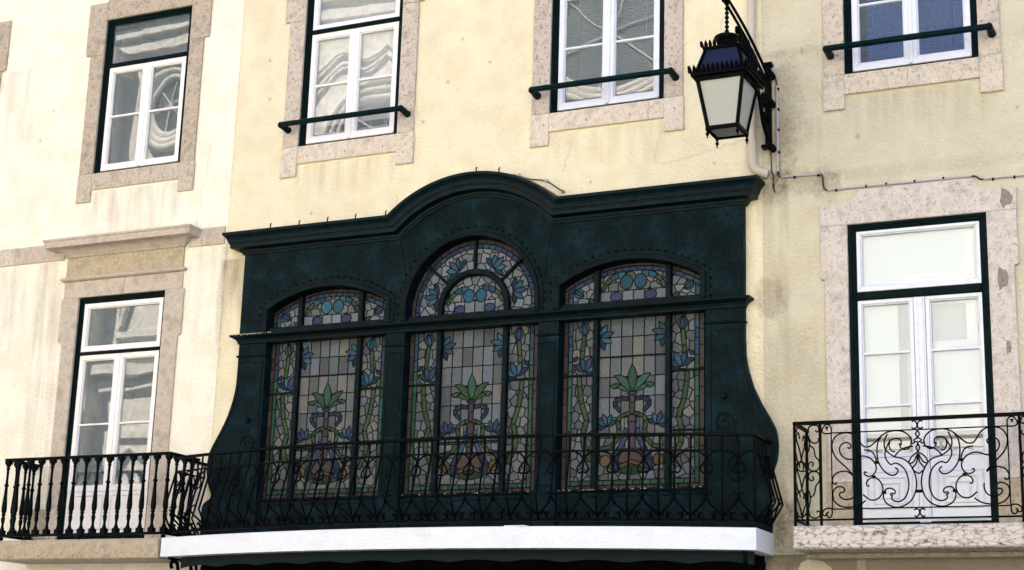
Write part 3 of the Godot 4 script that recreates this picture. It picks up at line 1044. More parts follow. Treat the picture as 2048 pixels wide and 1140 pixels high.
	# pilasters
	var flare := [-2.737, 5.128, -2.737, 4.86, -2.741, 4.70, -2.752, 4.62, -2.768, 4.544, -2.79, 4.465, -2.816, 4.39, -2.85, 4.315, -2.888, 4.237, -2.932, 4.16, -2.974, 4.085, -3.006, 4.02, -3.022, 3.957, -3.030, 3.88, -3.027, 3.80, -3.012, 3.72, -2.985, 3.647, -2.955, 3.58, -2.945, 3.54, -2.985, 3.52, -3.02, 3.50, -3.045, 3.47, -3.056, 3.43, -3.05, 3.10]
	var sides := [pv(flare + [-2.398, 3.10, -2.398, 5.128])]
	var right_flare := pv(flare)
	for i in right_flare.size():
		right_flare[i].x = -0.036 - right_flare[i].x
		if right_flare[i].y < 3.60:
			right_flare[i].x = minf(right_flare[i].x, 2.93)
	right_flare.append(Vector2(2.335, 3.10))
	right_flare.append(Vector2(2.335, 5.128))
	sides.append(right_flare)
	for k in 2:
		b = MB.new(at)
		b.prism(sides[k], -0.12, 0.045, 0.004)
		var pl := put("scroll_sided_pilaster", b, M.green_paint, o)
		var m := func(a: Array): return a if k == 0 else mirror_x(a, -0.018)
		var edge := []
		for i in range(2, 38, 2):
			edge.append(Vector3(flare[i] + 0.032, minf(flare[i + 1], 4.93), 0.046))
		b = MB.new(at)
		b.tube(m.call(edge), 0.007, 5)
		b.tube(m.call([Vector3(-2.705, 4.93, 0.046), Vector3(-2.43, 4.93, 0.046), Vector3(-2.43, 3.6, 0.046)]), 0.006, 5)
		put("panel_bead", b, M.green_trim, pl)
		# carved scroll and boss
		var sc := []
		for i in 26:
			var a := 0.6 + i * 0.36
			var rr := 0.014 + 0.0033 * i
			sc.append(Vector3(-2.545 + rr * cos(a), 4.085 + rr * sin(a), 0.046))
		sc.append_array([Vector3(-2.648, 4.02, 0.046), Vector3(-2.655, 3.93, 0.046), Vector3(-2.64, 3.84, 0.046), Vector3(-2.62, 3.79, 0.046)])
		for i in 30:
			var a := 1.6 - i * 0.34
			var rr := 0.135 - 0.0042 * i
			sc.append(Vector3(-2.68 + rr * cos(a) * 0.9, 3.66 + rr * sin(a), 0.046))
		b = MB.new(at)
		b.tube(m.call(sc), 0.012, 6)
		put("carved_scroll", b, M.green_trim, pl)
		b = MB.new(at)
		b.ball(m.call([Vector3(-2.555, 4.32, 0.062)])[0], 0.03, 10)
		put("boss", b, M.green_trim, pl)
		b = MB.new(at)
		var xs: Array = [-2.737, -2.398] if k == 0 else [2.335, 2.701]
		b.moulding(xs[0], xs[1], 4.985, 0.045, [Vector2(-0.01, 0), Vector2(0.008, 0.002), Vector2(0.016, 0.010), Vector2(0.016, 0.018), Vector2(0.006, 0.026), Vector2(-0.01, 0.028)])
		put("necking", b, M.green_trim, pl)
	for xs in [[-0.998, -0.775], [0.667, 0.886]]:
		b = MB.new(at)
		b.box(Vector3(xs[0], 3.10, -0.12), Vector3(xs[1], 5.128, 0.045), 0.004)
		var pl := put("pilaster", b, M.green_paint, o)
		b = MB.new(at)
		b.ring(xs[0] + 0.03, 3.56, xs[1] - 0.03, 4.93, [0.012, 0.012, 0.012, 0.012], 0.04, 0.052, 0.004)
		put("panel_bead", b, M.green_trim, pl)
		b = MB.new(at)
		b.moulding(xs[0], xs[1], 4.985, 0.045, [Vector2(-0.01, 0), Vector2(0.008, 0.002), Vector2(0.016, 0.010), Vector2(0.016, 0.018), Vector2(0.006, 0.026), Vector2(-0.01, 0.028)])
		put("necking", b, M.green_trim, pl)
	# joints of the frieze boards and flaked paint on the ledges
	for l in [[[-0.872, 6.09], [-0.835, 5.92], [-0.80, 5.72], [-0.79, 5.55]], [[0.815, 6.09], [0.775, 5.90], [0.745, 5.72], [0.73, 5.56]]]:
		b = MB.new(at)
		b.tube(spline(l.map(func(v): return Vector3(v[0], v[1], 0.0495)), 4), 0.0045, 5)
		put("board_joint", b, M.black, o)
	b = MB.new(at)
	for i in 90:
		var x := rng.randf_range(-2.78, -2.30) if i < 40 else rng.randf_range(0.9, 2.3) if i < 75 else rng.randf_range(-0.75, 0.64)
		var y := (5.214 + rng.randf_range(-0.004, 0.004)) if i < 40 else 3.516
		var z := 0.1255 if i < 40 else 0.0352
		var w := rng.randf_range(0.003, 0.014)
		b.box(Vector3(x, y - rng.randf_range(0.002, 0.005), z - 0.004), Vector3(x + w, y + 0.003, z + 0.0012))
	stuff(put("flaked_paint", b, M.plaster_grey, o))
	# plinth panels below the lights
	for xs in [[-2.398, -0.998], [-0.775, 0.667], [0.886, 2.335]]:
		b = MB.new(at)
		b.box(Vector3(xs[0] + 0.001, 3.10, -0.12), Vector3(xs[1] - 0.001, 3.495, 0.012), 0.004)
		b.box(Vector3(xs[0] + 0.001, 3.495, -0.12), Vector3(xs[1] - 0.001, 3.522, 0.035), 0.008)
		var n := 3
		for i in n:
			var w: float = (xs[1] - xs[0]) / n
			b.ring(xs[0] + w * i + 0.03, 3.14, xs[0] + w * (i + 1) - 0.03, 3.46, [0.012, 0.012, 0.012, 0.012], 0.008, 0.022, 0.004)
		put("plinth_panel", b, M.green_paint, o)


# ---------------------------------------------------------------- stained glass
func leaf(at: Vector2, ang: float, length: float, width: float, bend := 0.0) -> PackedVector2Array:
	var l := PackedVector2Array()
	var r := PackedVector2Array()
	for i in 7:
		var t := i / 6.0
		var a := ang + bend * t
		var c := at + Vector2(cos(ang + bend * t * 0.5), sin(ang + bend * t * 0.5)) * length * t
		var w := width * 0.5 * pow(sin(PI * clampf(t, 0.02, 0.98)), 0.85)
		var n := Vector2(-sin(a), cos(a))
		l.append(c + n * w)
		if i > 0 and i < 6:
			r.append(c - n * w)
	r.reverse()
	l.append_array(r)
	return l


func oval(c: Vector2, rx: float, ry: float, n := 12) -> PackedVector2Array:
	var p := PackedVector2Array()
	for i in n:
		p.append(c + Vector2(cos(TAU * i / n) * rx, sin(TAU * i / n) * ry))
	return p


func lotus(figs: Array, c: Vector2, ang: float, s: float):
	var cols := ["navy", "teal", "blue", "teal", "navy"]
	var order := [2, 1, 3, 0, 4]
	for i in order:
		figs.append([leaf(c, ang + (i - 2) * 0.62, s * (1.0 if i == 2 else 0.92), s * 0.40, (i - 2) * 0.22), cols[i], "petal"])


func bud(figs: Array, c: Vector2, ang: float, s: float):
	figs.append([leaf(c, ang, s, s * 0.34), "blue", "petal"])
	figs.append([leaf(c, ang, s * 1.04, s * 0.78), "teal", "petal"])


# a ribbon of quadrilateral pieces along a line
func ribbon(figs: Array, pts: Array, w: float, col: String, called: String, w2 := -1.0):
	for i in pts.size() - 1:
		var a: Vector2 = pts[i]
		var b: Vector2 = pts[i + 1]
		var ta: Vector2 = (b - pts[maxi(i - 1, 0)]).normalized()
		var tb: Vector2 = (pts[mini(i + 2, pts.size() - 1)] - a).normalized()
		var wa := w if w2 < 0.0 else lerpf(w, w2, float(i) / (pts.size() - 1))
		var wb := w if w2 < 0.0 else lerpf(w, w2, float(i + 1) / (pts.size() - 1))
		var na := Vector2(-ta.y, ta.x) * wa * 0.5
		var nb := Vector2(-tb.y, tb.x) * wb * 0.5
		figs.append([PackedVector2Array([a + na, a - na, b - nb, b + nb]), col, called])


func strip(figs: Array, x0: float, x1: float, y0: float, y1: float, piece: float, col: String, called: String, across := false):
	var t := y0 if not across else x0
	var end := y1 if not across else x1
	while t < end - 0.01:
		var u := minf(t + piece * rng.randf_range(0.65, 1.35), end)
		if end - u < piece * 0.4:
			u = end
		figs.append([rect(t, y0, u, y1) if across else rect(x0, t, x1, u), col, called])
		t = u


# pieces between two curves
func arc_strip(figs: Array, c: Vector2, r0: float, r1: float, a0: float, a1: float, n: int, col: String, called: String):
	for i in n:
		var p := PackedVector2Array()
		for k in 4:
			var a := lerpf(a0, a1, (i + k / 3.0) / n)
			p.append(c + Vector2(cos(a), sin(a)) * r1)
		for k in 4:
			var a := lerpf(a0, a1, (i + 1.0 - k / 3.0) / n)
			p.append(c + Vector2(cos(a), sin(a)) * r0)
		figs.append([p, col, called])


func cells(box: Rect2, size: float, col: String) -> Array:
	var out := []
	var sites := []
	var nx := int(ceil(box.size.x / size)) + 2
	var ny := int(ceil(box.size.y / size)) + 2
	for j in ny:
		for i in nx:
			sites.append(box.position + Vector2(i - 0.75 + 0.5 * (j % 2) + rng.randf_range(-0.34, 0.34), j - 0.5 + rng.randf_range(-0.34, 0.34)) * size)
	for a in sites:
		var p := rect(a.x - 1.6 * size, a.y - 1.6 * size, a.x + 1.6 * size, a.y + 1.6 * size)
		for b in sites:
			if b == a or a.distance_to(b) > 3.2 * size:
				continue
			var m: Vector2 = (a + b) * 0.5
			var d: Vector2 = b - a
			var q := PackedVector2Array()
			for i in p.size():
				var u := p[i]
				var v := p[(i + 1) % p.size()]
				var su := (u - m).dot(d)
				var sv := (v - m).dot(d)
				if su <= 0.0:
					q.append(u)
				if (su < 0.0) != (sv < 0.0):
					q.append(u.lerp(v, su / (su - sv)))
			p = q
			if p.size() < 3:
				break
		if p.size() >= 3:
			out.append([p, col, "pane"])
	return out


func bounds(p: PackedVector2Array) -> Rect2:
	var r := Rect2(p[0], Vector2.ZERO)
	for v in p:
		r = r.expand(v)
	return r


func area(p: PackedVector2Array) -> float:
	var s := 0.0
	for i in p.size():
		s += p[i].cross(p[(i + 1) % p.size()])
	return absf(s) * 0.5


# cuts the figures (first come, first served) out of the light and sets each piece in its lead
func set_light(light: PackedVector2Array, figs: Array, at: Vector3, o: Node, called: String):
	var b := MB.new(at)
	b.prism(light, -0.09, -0.0735)
	var lead := Node3D.new()
	lead.name = named(called, o)
	o.add_child(lead, true)
	var done := []
	for f in figs:
		var parts := Geometry2D.intersect_polygons(f[0], light)
		var fb := bounds(f[0])
		for d in done:
			if parts.is_empty():
				break
			if not fb.grow(0.001).intersects(d[1]):
				continue
			var next: Array[PackedVector2Array] = []
			for q in parts:
				next.append_array(Geometry2D.clip_polygons(q, d[0]))
			parts = next
		done.append([f[0], fb])
		for q in parts:
			if Geometry2D.is_polygon_clockwise(q) != Geometry2D.is_polygon_clockwise(parts[0]):
				continue
			for piece in Geometry2D.offset_polygon(q, -0.0050, Geometry2D.JOIN_MITER):
				if area(piece) < 0.00012 or piece.size() > 40:
					continue
				if Geometry2D.triangulate_polygon(piece).is_empty():
					continue
				# each piece leans a little in its lead
				var m := MB.new(at)
				var c := bounds(piece).get_center()
				var tx := rng.randf_range(-0.02, 0.02)
				var ty := rng.randf_range(-0.02, 0.02)
				m.prism(piece, -0.075, -0.0685)
				# the lead came round it, standing proud of the glass
				var rim := MB.inset(MB.ccw(piece), -0.0047)
				var edge := MB.ccw(piece)
				b.flat()
				for i in edge.size():
					var j := (i + 1) % edge.size()
					b.quad(Vector3(edge[i].x, edge[i].y, -0.0655), Vector3(rim[i].x, rim[i].y, -0.066), Vector3(rim[j].x, rim[j].y, -0.066), Vector3(edge[j].x, edge[j].y, -0.0655))
					b.quad(Vector3(edge[i].x, edge[i].y, -0.072), Vector3(edge[i].x, edge[i].y, -0.0655), Vector3(edge[j].x, edge[j].y, -0.0655), Vector3(edge[j].x, edge[j].y, -0.072))
				var mesh := m.mesh()
				var tones: Array = M.pane[f[1]]
				var g := put_mesh(f[2], mesh, tones[rng.randi() % tones.size()], lead)
				g.transform = Transform3D(Basis(Vector3.UP, tx) * Basis(Vector3.RIGHT, ty), Vector3.ZERO)
				var pivot := Vector3(c.x, c.y, -0.07) - at
				g.position = pivot - g.basis * pivot
	put("lead_came", b, M.lead, lead)


func mx(figs: Array, about: float) -> Array:
	var out := []
	for f in figs:
		var p := PackedVector2Array()
		for v in f[0]:
			p.append(Vector2(2.0 * about - v.x, v.y))
		out.append([p, f[1], f[2]])
	return out


func side_light_figs() -> Array:
	var f := []
	bud(f, Vector2(-0.475, 4.985), 1.75, 0.135)
	lotus(f, Vector2(-0.475, 4.64), 1.15, 0.155)
	ribbon(f, [Vector2(-0.485, 5.02), Vector2(-0.505, 4.84), Vector2(-0.525, 4.66)], 0.042, "leaf", "stem")
	ribbon(f, [Vector2(-0.535, 4.60), Vector2(-0.53, 4.50), Vector2(-0.505, 4.34), Vector2(-0.452, 4.18)], 0.046, "leaf", "stem")
	ribbon(f, [Vector2(-0.452, 4.18), Vector2(-0.485, 4.06), Vector2(-0.475, 3.94), Vector2(-0.405, 3.80)], 0.05, "leaf", "stem")
	f.append([leaf(Vector2(-0.605, 4.745), 0.5, 0.07, 0.035, 0.5), "navy", "petal"])
	strip(f, -0.71, -0.652, 3.515, 5.15, 0.17, "amber", "border_piece")
	strip(f, -0.650, -0.607, 4.74, 5.15, 0.13, "blue", "border_piece")
	strip(f, -0.650, -0.607, 3.57, 4.74, 0.20, "green", "border_piece")
	strip(f, -0.652, -0.37, 3.515, 3.565, 0.085, "amber", "border_piece", true)
	strip(f, -0.607, -0.37, 3.567, 3.612, 0.10, "green", "border_piece", true)
	return f


func lower_centre_figs(hue: int) -> Array:
	var f := []
	var plume: String = ["green", "leaf", "green"][hue]
	f.append([leaf(Vector2(0, 4.43), PI / 2, 0.26, 0.088), "green", "leaf"])
	for s in [-1, 1]:
		var a: float = PI / 2 - s * 0.42
		f.append([leaf(Vector2(s * 0.012, 4.43), a, 0.235, 0.078, -s * 0.75), plume, "leaf"])
		f.append([leaf(Vector2(s * 0.02, 4.425), PI / 2 - s * 0.75, 0.15, 0.048, -s * 0.9), plume, "leaf"])
		f.append([leaf(Vector2(s * 0.118, 4.505), -0.55 if s > 0 else PI + 0.55, 0.105, 0.05, s * 0.9), plume, "leaf"])
	f.append([oval(Vector2(0, 4.415), 0.048, 0.019, 10), "navy" if hue < 2 else "cobalt", "collar"])
	strip(f, -0.026, 0.026, 4.225, 4.402, 0.09, "purple", "stem")
	for s in [-1, 1]:
		var pts := []
		for v in [[0.035, 4.362], [0.10, 4.372], [0.165, 4.345], [0.165, 4.30], [0.115, 4.245]]:
			pts.append(Vector2(s * v[0], v[1]))
		ribbon(f, [pts[0], pts[1], pts[2]], 0.035, "navy", "vase_piece", 0.05)
		ribbon(f, [pts[2], pts[3], pts[4]], 0.05, "navy", "vase_piece", 0.03)
	# green yoke of the vase
	var yoke := []
	for i in 7:
		var a := PI * (0.10 + 0.80 * i / 6.0)
		yoke.append(Vector2(-0.15 * cos(a), 4.13 + 0.10 * sin(a)))
	ribbon(f, yoke, 0.036, "leaf", "vase_piece")
	for s in [-1, 1]:
		ribbon(f, [Vector2(s * 0.143, 4.16), Vector2(s * 0.125, 4.08), Vector2(s * 0.135, 4.0), Vector2(s * 0.20, 3.925), Vector2(s * 0.33, 3.90)], 0.04, "leaf", "vase_piece")
		ribbon(f, [Vector2(s * 0.062, 4.19), Vector2(s * 0.055, 4.09), Vector2(s * 0.065, 4.01), Vector2(s * 0.12, 3.90)], 0.036, "blue", "vase_piece", 0.05)
		ribbon(f, [Vector2(s * 0.12, 3.90), Vector2(s * 0.175, 3.80), Vector2(s * 0.15, 3.71)], 0.055, "navy", "vase_piece", 0.08)
		lotus(f, Vector2(s * 0.25, 4.115), PI / 2 - s * 0.3, 0.125)
		f.append([oval(Vector2(s * 0.26, 3.79), 0.055, 0.055, 9), "sand", "vase_piece"])
		lotus(f, Vector2(s * 0.335, 4.965), PI / 2 + s * PI * 0.42, 0.15)
	strip(f, -0.034, 0.034, 3.90, 4.225, 0.11, "purple", "stem")
	f.append([pv([-0.08, 3.90, 0.08, 3.90, 0.14, 3.79, 0.10, 3.76, 0.0, 3.80, -0.10, 3.76, -0.14, 3.79]), "rose", "vase_piece"])
	f.append([pv([-0.14, 3.74, -0.06, 3.79, 0.0, 3.80, 0.06, 3.785, 0.13, 3.74, 0.12, 3.72, 0.0, 3.76, -0.12, 3.715]), "sand", "vase_piece"])
	# the green bowl below
	for i in 6:
		var p := PackedVector2Array()
		for k in 4:
			var t := -1.0 + 2.0 * (i + k / 3.0) / 6.0
			p.append(Vector2(t * 0.335, 3.775 + 0.085 * t * t - 0.035 * (1.0 - absf(t))))
		for k in 4:
			var t := -1.0 + 2.0 * (i + 1.0 - k / 3.0) / 6.0
			p.append(Vector2(t * 0.335, 3.660 + 0.15 * t * t))
		f.append([p, "moss" if i in [2, 3] else "green", "bowl_piece"])
	strip(f, -0.36, 0.36, 3.515, 3.565, 0.085, "amber", "border_piece", true)
	strip(f, -0.36, 0.36, 3.567, 3.612, 0.10, "green", "border_piece", true)
	# squares of plain glass above, irregular ones below
	for j in 8:
		for i in 6:
			var y1 := 5.145 - 0.19 * j
			if y1 - 0.19 > 3.84:
				f.append([rect(-0.336 + 0.112 * i, y1 - 0.19, -0.336 + 0.112 * (i + 1), y1), "grey", "pane"])
	f.append_array(cells(Rect2(-0.34, 3.6, 0.68, 0.22), 0.095, "grey"))
	return f


func upper_side_figs() -> Array:
	var f := []
	bud(f, Vector2(-0.60, 5.44), -0.62, 0.115)
	f.append([leaf(Vector2(-0.385, 5.28), 2.2, 0.10, 0.04, 0.3), "leaf", "leaf"])
	arc_strip(f, Vector2(0, 4.344), 1.283, 1.335, PI * 0.5 + 0.25, PI * 0.5 + 0.60, 3, "amber", "border_piece")
	strip(f, -0.71, -0.660, 5.27, 5.47, 0.10, "amber", "border_piece")
	arc_strip(f, Vector2(0, 4.344), 1.238, 1.281, PI * 0.5 + 0.25, PI * 0.5 + 0.57, 4, "blue", "border_piece")
	strip(f, -0.658, -0.612, 5.27, 5.44, 0.12, "blue", "border_piece")
	f.append_array(cells(Rect2(-0.72, 5.25, 0.36, 0.40), 0.082, "pale"))
	return f


func paisley(f: Array, x: float, y: float, s: float, dir: float):
	var q := func(u: float, v: float): return Vector2(x + dir * u * s, y + v * s)
	f.append([oval(q.call(0.064, 0.075), 0.058 * s, 0.066 * s, 12), "teal", "swirl"])
	ribbon(f, [q.call(0.075, 0.135), q.call(0.14, 0.140), q.call(0.205, 0.112)], 0.062 * s, "teal", "swirl", 0.045 * s)
	ribbon(f, [q.call(0.205, 0.112), q.call(0.255, 0.070), q.call(0.285, 0.005)], 0.045 * s, "leaf", "tail", 0.030 * s)
	f.append([oval(q.call(0.155, -0.048), 0.058 * s, 0.040 * s, 10), "cobalt" if s > 1.06 else "blue", "oval_piece"])


func upper_centre_figs() -> Array:
	var f := []
	paisley(f, 0, 5.40, 1.1, 1)
	paisley(f, 0, 5.40, 1.1, -1)
	arc_strip(f, Vector2(0, 4.344), 1.290, 1.335, PI * 0.5 - 0.27, PI * 0.5 + 0.27, 4, "amber", "border_piece")
	arc_strip(f, Vector2(0, 4.344), 1.245, 1.288, PI * 0.5 - 0.27, PI * 0.5 + 0.27, 9, "cobalt", "border_piece")
	for i in 6:
		f.append([rect(-0.336 + 0.112 * i, 5.25, -0.224 + 0.112 * i, 5.40), "pale", "pane"])
	f.append_array(cells(Rect2(-0.36, 5.38, 0.72, 0.30), 0.10, "grey"))
	return f


func build_stained_glass():
	var labels := ["stained glass window below the segmental arch nearer the baluster balcony", "stained glass window with the half round fanlight in the middle of the green bay", "stained glass window below the segmental arch nearer the wall lantern"]
	for k in 3:
		var c: float = LIGHTS[k]
		var at := Vector3(c, 3.52, -0.07)
		var o := thing("stained_glass_window", labels[k], "stained glass", at, "stained glass windows of the bay")
		var shift := func(figs: Array): return figs.map(func(f): return [Transform2D(0, Vector2(c, 0)) * f[0], f[1], f[2]])
		var left := side_light_figs()
		left.append_array(cells(Rect2(-0.70, 3.55, 0.34, 1.62), 0.088, "grey"))
		var right := mx(side_light_figs(), 0.0)
		right.append_array(cells(Rect2(0.36, 3.55, 0.34, 1.62), 0.088, "grey"))
		set_light(rect(c - 0.70, 3.52, c - 0.386, 5.145), shift.call(left), at, o, "side_light")
		set_light(rect(c - 0.334, 3.52, c + 0.334, 5.145), shift.call(lower_centre_figs(k)), at, o, "centre_light")
		set_light(rect(c + 0.386, 3.52, c + 0.70, 5.145), shift.call(right), at, o, "side_light")
		var whole := light_arch(k, -0.002, 5.284)
		if k != 1:
			var up := func(x0, x1): return Geometry2D.intersect_polygons(whole, rect(c + x0, 5.2, c + x1, 6.2))[0]
			set_light(up.call(-0.70, -0.386), shift.call(upper_side_figs()), at, o, "upper_side_light")
			set_light(up.call(-0.334, 0.334), shift.call(upper_centre_figs()), at, o, "upper_centre_light")
			set_light(up.call(0.386, 0.70), shift.call(mx(upper_side_figs(), 0.0)), at, o, "upper_side_light")
		else:
			var f := []
			for a in [20.0, 64.0, 116.0, 160.0]:
				var d := Vector2(cos(deg_to_rad(a)), sin(deg_to_rad(a)))
				lotus(f, Vector2(0, 5.342) + d * 0.44, deg_to_rad(a) + (0.35 if a > 90.0 else -0.35), 0.15)
			arc_strip(f, Vector2(0, 5.342), 0.660, 0.71, -0.1, PI + 0.1, 22, "amber", "border_piece")
			arc_strip(f, Vector2(0, 5.342), 0.612, 0.658, -0.1, PI + 0.1, 30, "blue", "border_piece")
			f.append_array(cells(Rect2(-0.72, 5.25, 1.44, 0.84), 0.092, "pale"))
			var ring_ := Geometry2D.clip_polygons(whole, arch(c, 0.390, 0.392, 5.342, 5.2, 20))
			set_light(ring_[0], shift.call(f), at, o, "fan_light")
			f = []
			paisley(f, 0, 5.395, 1.05, 1)
			paisley(f, 0, 5.395, 1.05, -1)
			for i in 4:
				f.append([rect(-0.22 + 0.11 * i, 5.25, -0.11 + 0.11 * i, 5.42), "pale", "pane"])
			f.append_array(cells(Rect2(-0.34, 5.25, 0.68, 0.44), 0.085, "pale"))
			set_light(arch(c, 0.335, 0.337, 5.342, 5.284, 18), shift.call(f), at, o, "half_round_light")
		# iron saddle bars
		var bars := [[-0.70, -0.386, 4.605, 0.010], [0.386, 0.70, 4.605, 0.010], [-0.70, -0.386, 4.05, 0.009], [0.386, 0.70, 4.05, 0.009], [-0.334, 0.334, 4.025, 0.006]]
		if k != 1:
			bars.append([-0.334, 0.334, 4.765, 0.006])
		for s in bars:
			var b := MB.new(at)
			b.box(Vector3(c + s[0] - 0.004, s[2] - s[3], -0.0675), Vector3(c + s[1] + 0.004, s[2] + s[3], -0.048), 0.003)
			put("saddle_bar", b, M.green_trim, o)


# ---------------------------------------------------------------- balconies
func baluster_mesh() -> ArrayMesh:
	var b := MB.new()
	b.box(Vector3(-0.030, 0, -0.030), Vector3(0.030, 0.045, 0.030), 0.004)
	b.lathe([Vector2(0.027, 0.045), Vector2(0.020, 0.062), Vector2(0.014, 0.085), Vector2(0.013, 0.11), Vector2(0.020, 0.150), Vector2(0.022, 0.17), Vector2(0.014, 0.195), Vector2(0.022, 0.205), Vector2(0.022, 0.212), Vector2(0.017, 0.22), Vector2(0.026, 0.245), Vector2(0.028, 0.28), Vector2(0.024, 0.34), Vector2(0.018, 0.43), Vector2(0.015, 0.505),
		Vector2(0.024, 0.510), Vector2(0.024, 0.528), Vector2(0.015, 0.535), Vector2(0.013, 0.60), Vector2(0.014, 0.685), Vector2(0.022, 0.695), Vector2(0.015, 0.71), Vector2(0.026, 0.73), Vector2(0.028, 0.742)], Vector3.ZERO, 10)
	b.box(Vector3(-0.029, 0.742, -0.029), Vector3(0.029, 0.778, 0.029), 0.003)
	return b.mesh()


func slab_box(lo: Vector3, hi: Vector3, at: Vector3) -> MB:
	var b := MB.new(at)
	b.box(lo, hi, 0.012)
	return b


func build_baluster_balcony():
	var at := Vector3(-4.27, 2.895, 0)
	var o := thing("balcony_slab", "plain stained stone balcony slab under the baluster railing", "balcony", at)
	put("slab", slab_box(Vector3(-5.34, 2.893, -0.1), Vector3(-3.22, 3.088, 0.50), at), M.stone_sand, o)
	var b := MB.new(at)
	b.box(Vector3(-5.34, 3.0881, -0.03), Vector3(-3.22, 3.096, 0.47), 0.004)
	put("slab_top", b, M.stone_pale_b, o)
	var x0 := -5.275
	var x1 := -3.195
	at = Vector3(-4.235, 3.1, 0.25)
	o = thing("baluster_railing", "black cast iron railing of turned balusters round the plain stone balcony", "railing", at)
	for y in [[3.135, 3.158, 0.024], [3.934, 3.960, 0.032]]:
		b = MB.new(at)
		b.box(Vector3(x0 - y[2], y[0], 0.46 - y[2]), Vector3(x1 + y[2], y[1], 0.46 + y[2]), 0.006)
		for x in [x0, x1]:
			b.box(Vector3(x - y[2], y[0], -0.02), Vector3(x + y[2], y[1], 0.46 - y[2]), 0.004)
		put("hand_rail" if y[0] > 3.5 else "bottom_rail", b, M.iron_green, o)
	var mesh := baluster_mesh()
	var spots := []
	for i in 15:
		spots.append(Vector3(lerpf(x0, x1, i / 14.0), 3.157, 0.46))
	for x in [x0, x1]:
		for z in [0.06, 0.19, 0.325]:
			spots.append(Vector3(x, 3.157, z))
	for s in spots:
		put_mesh("baluster", mesh, M.iron_green, o).position = s - at
	for x in [x0, (x0 + x1) * 0.5, x1]:
		b = MB.new(at)
		b.ball(Vector3(x, 3.113, 0.46), 0.024, 10)
		put("ball_foot", b, M.iron_green, o)


func bow(x: float) -> float:
	return 1.0 - 0.48 * pow((x + 0.11) / 3.05, 2.0)


func belly(y: float) -> float:
	if y > 3.755:
		return 0.0
	if y > 3.335:
		return 0.115 * (3.755 - y) / 0.42
	return 0.115 * maxf(0.0, (y - 3.145) / 0.19)


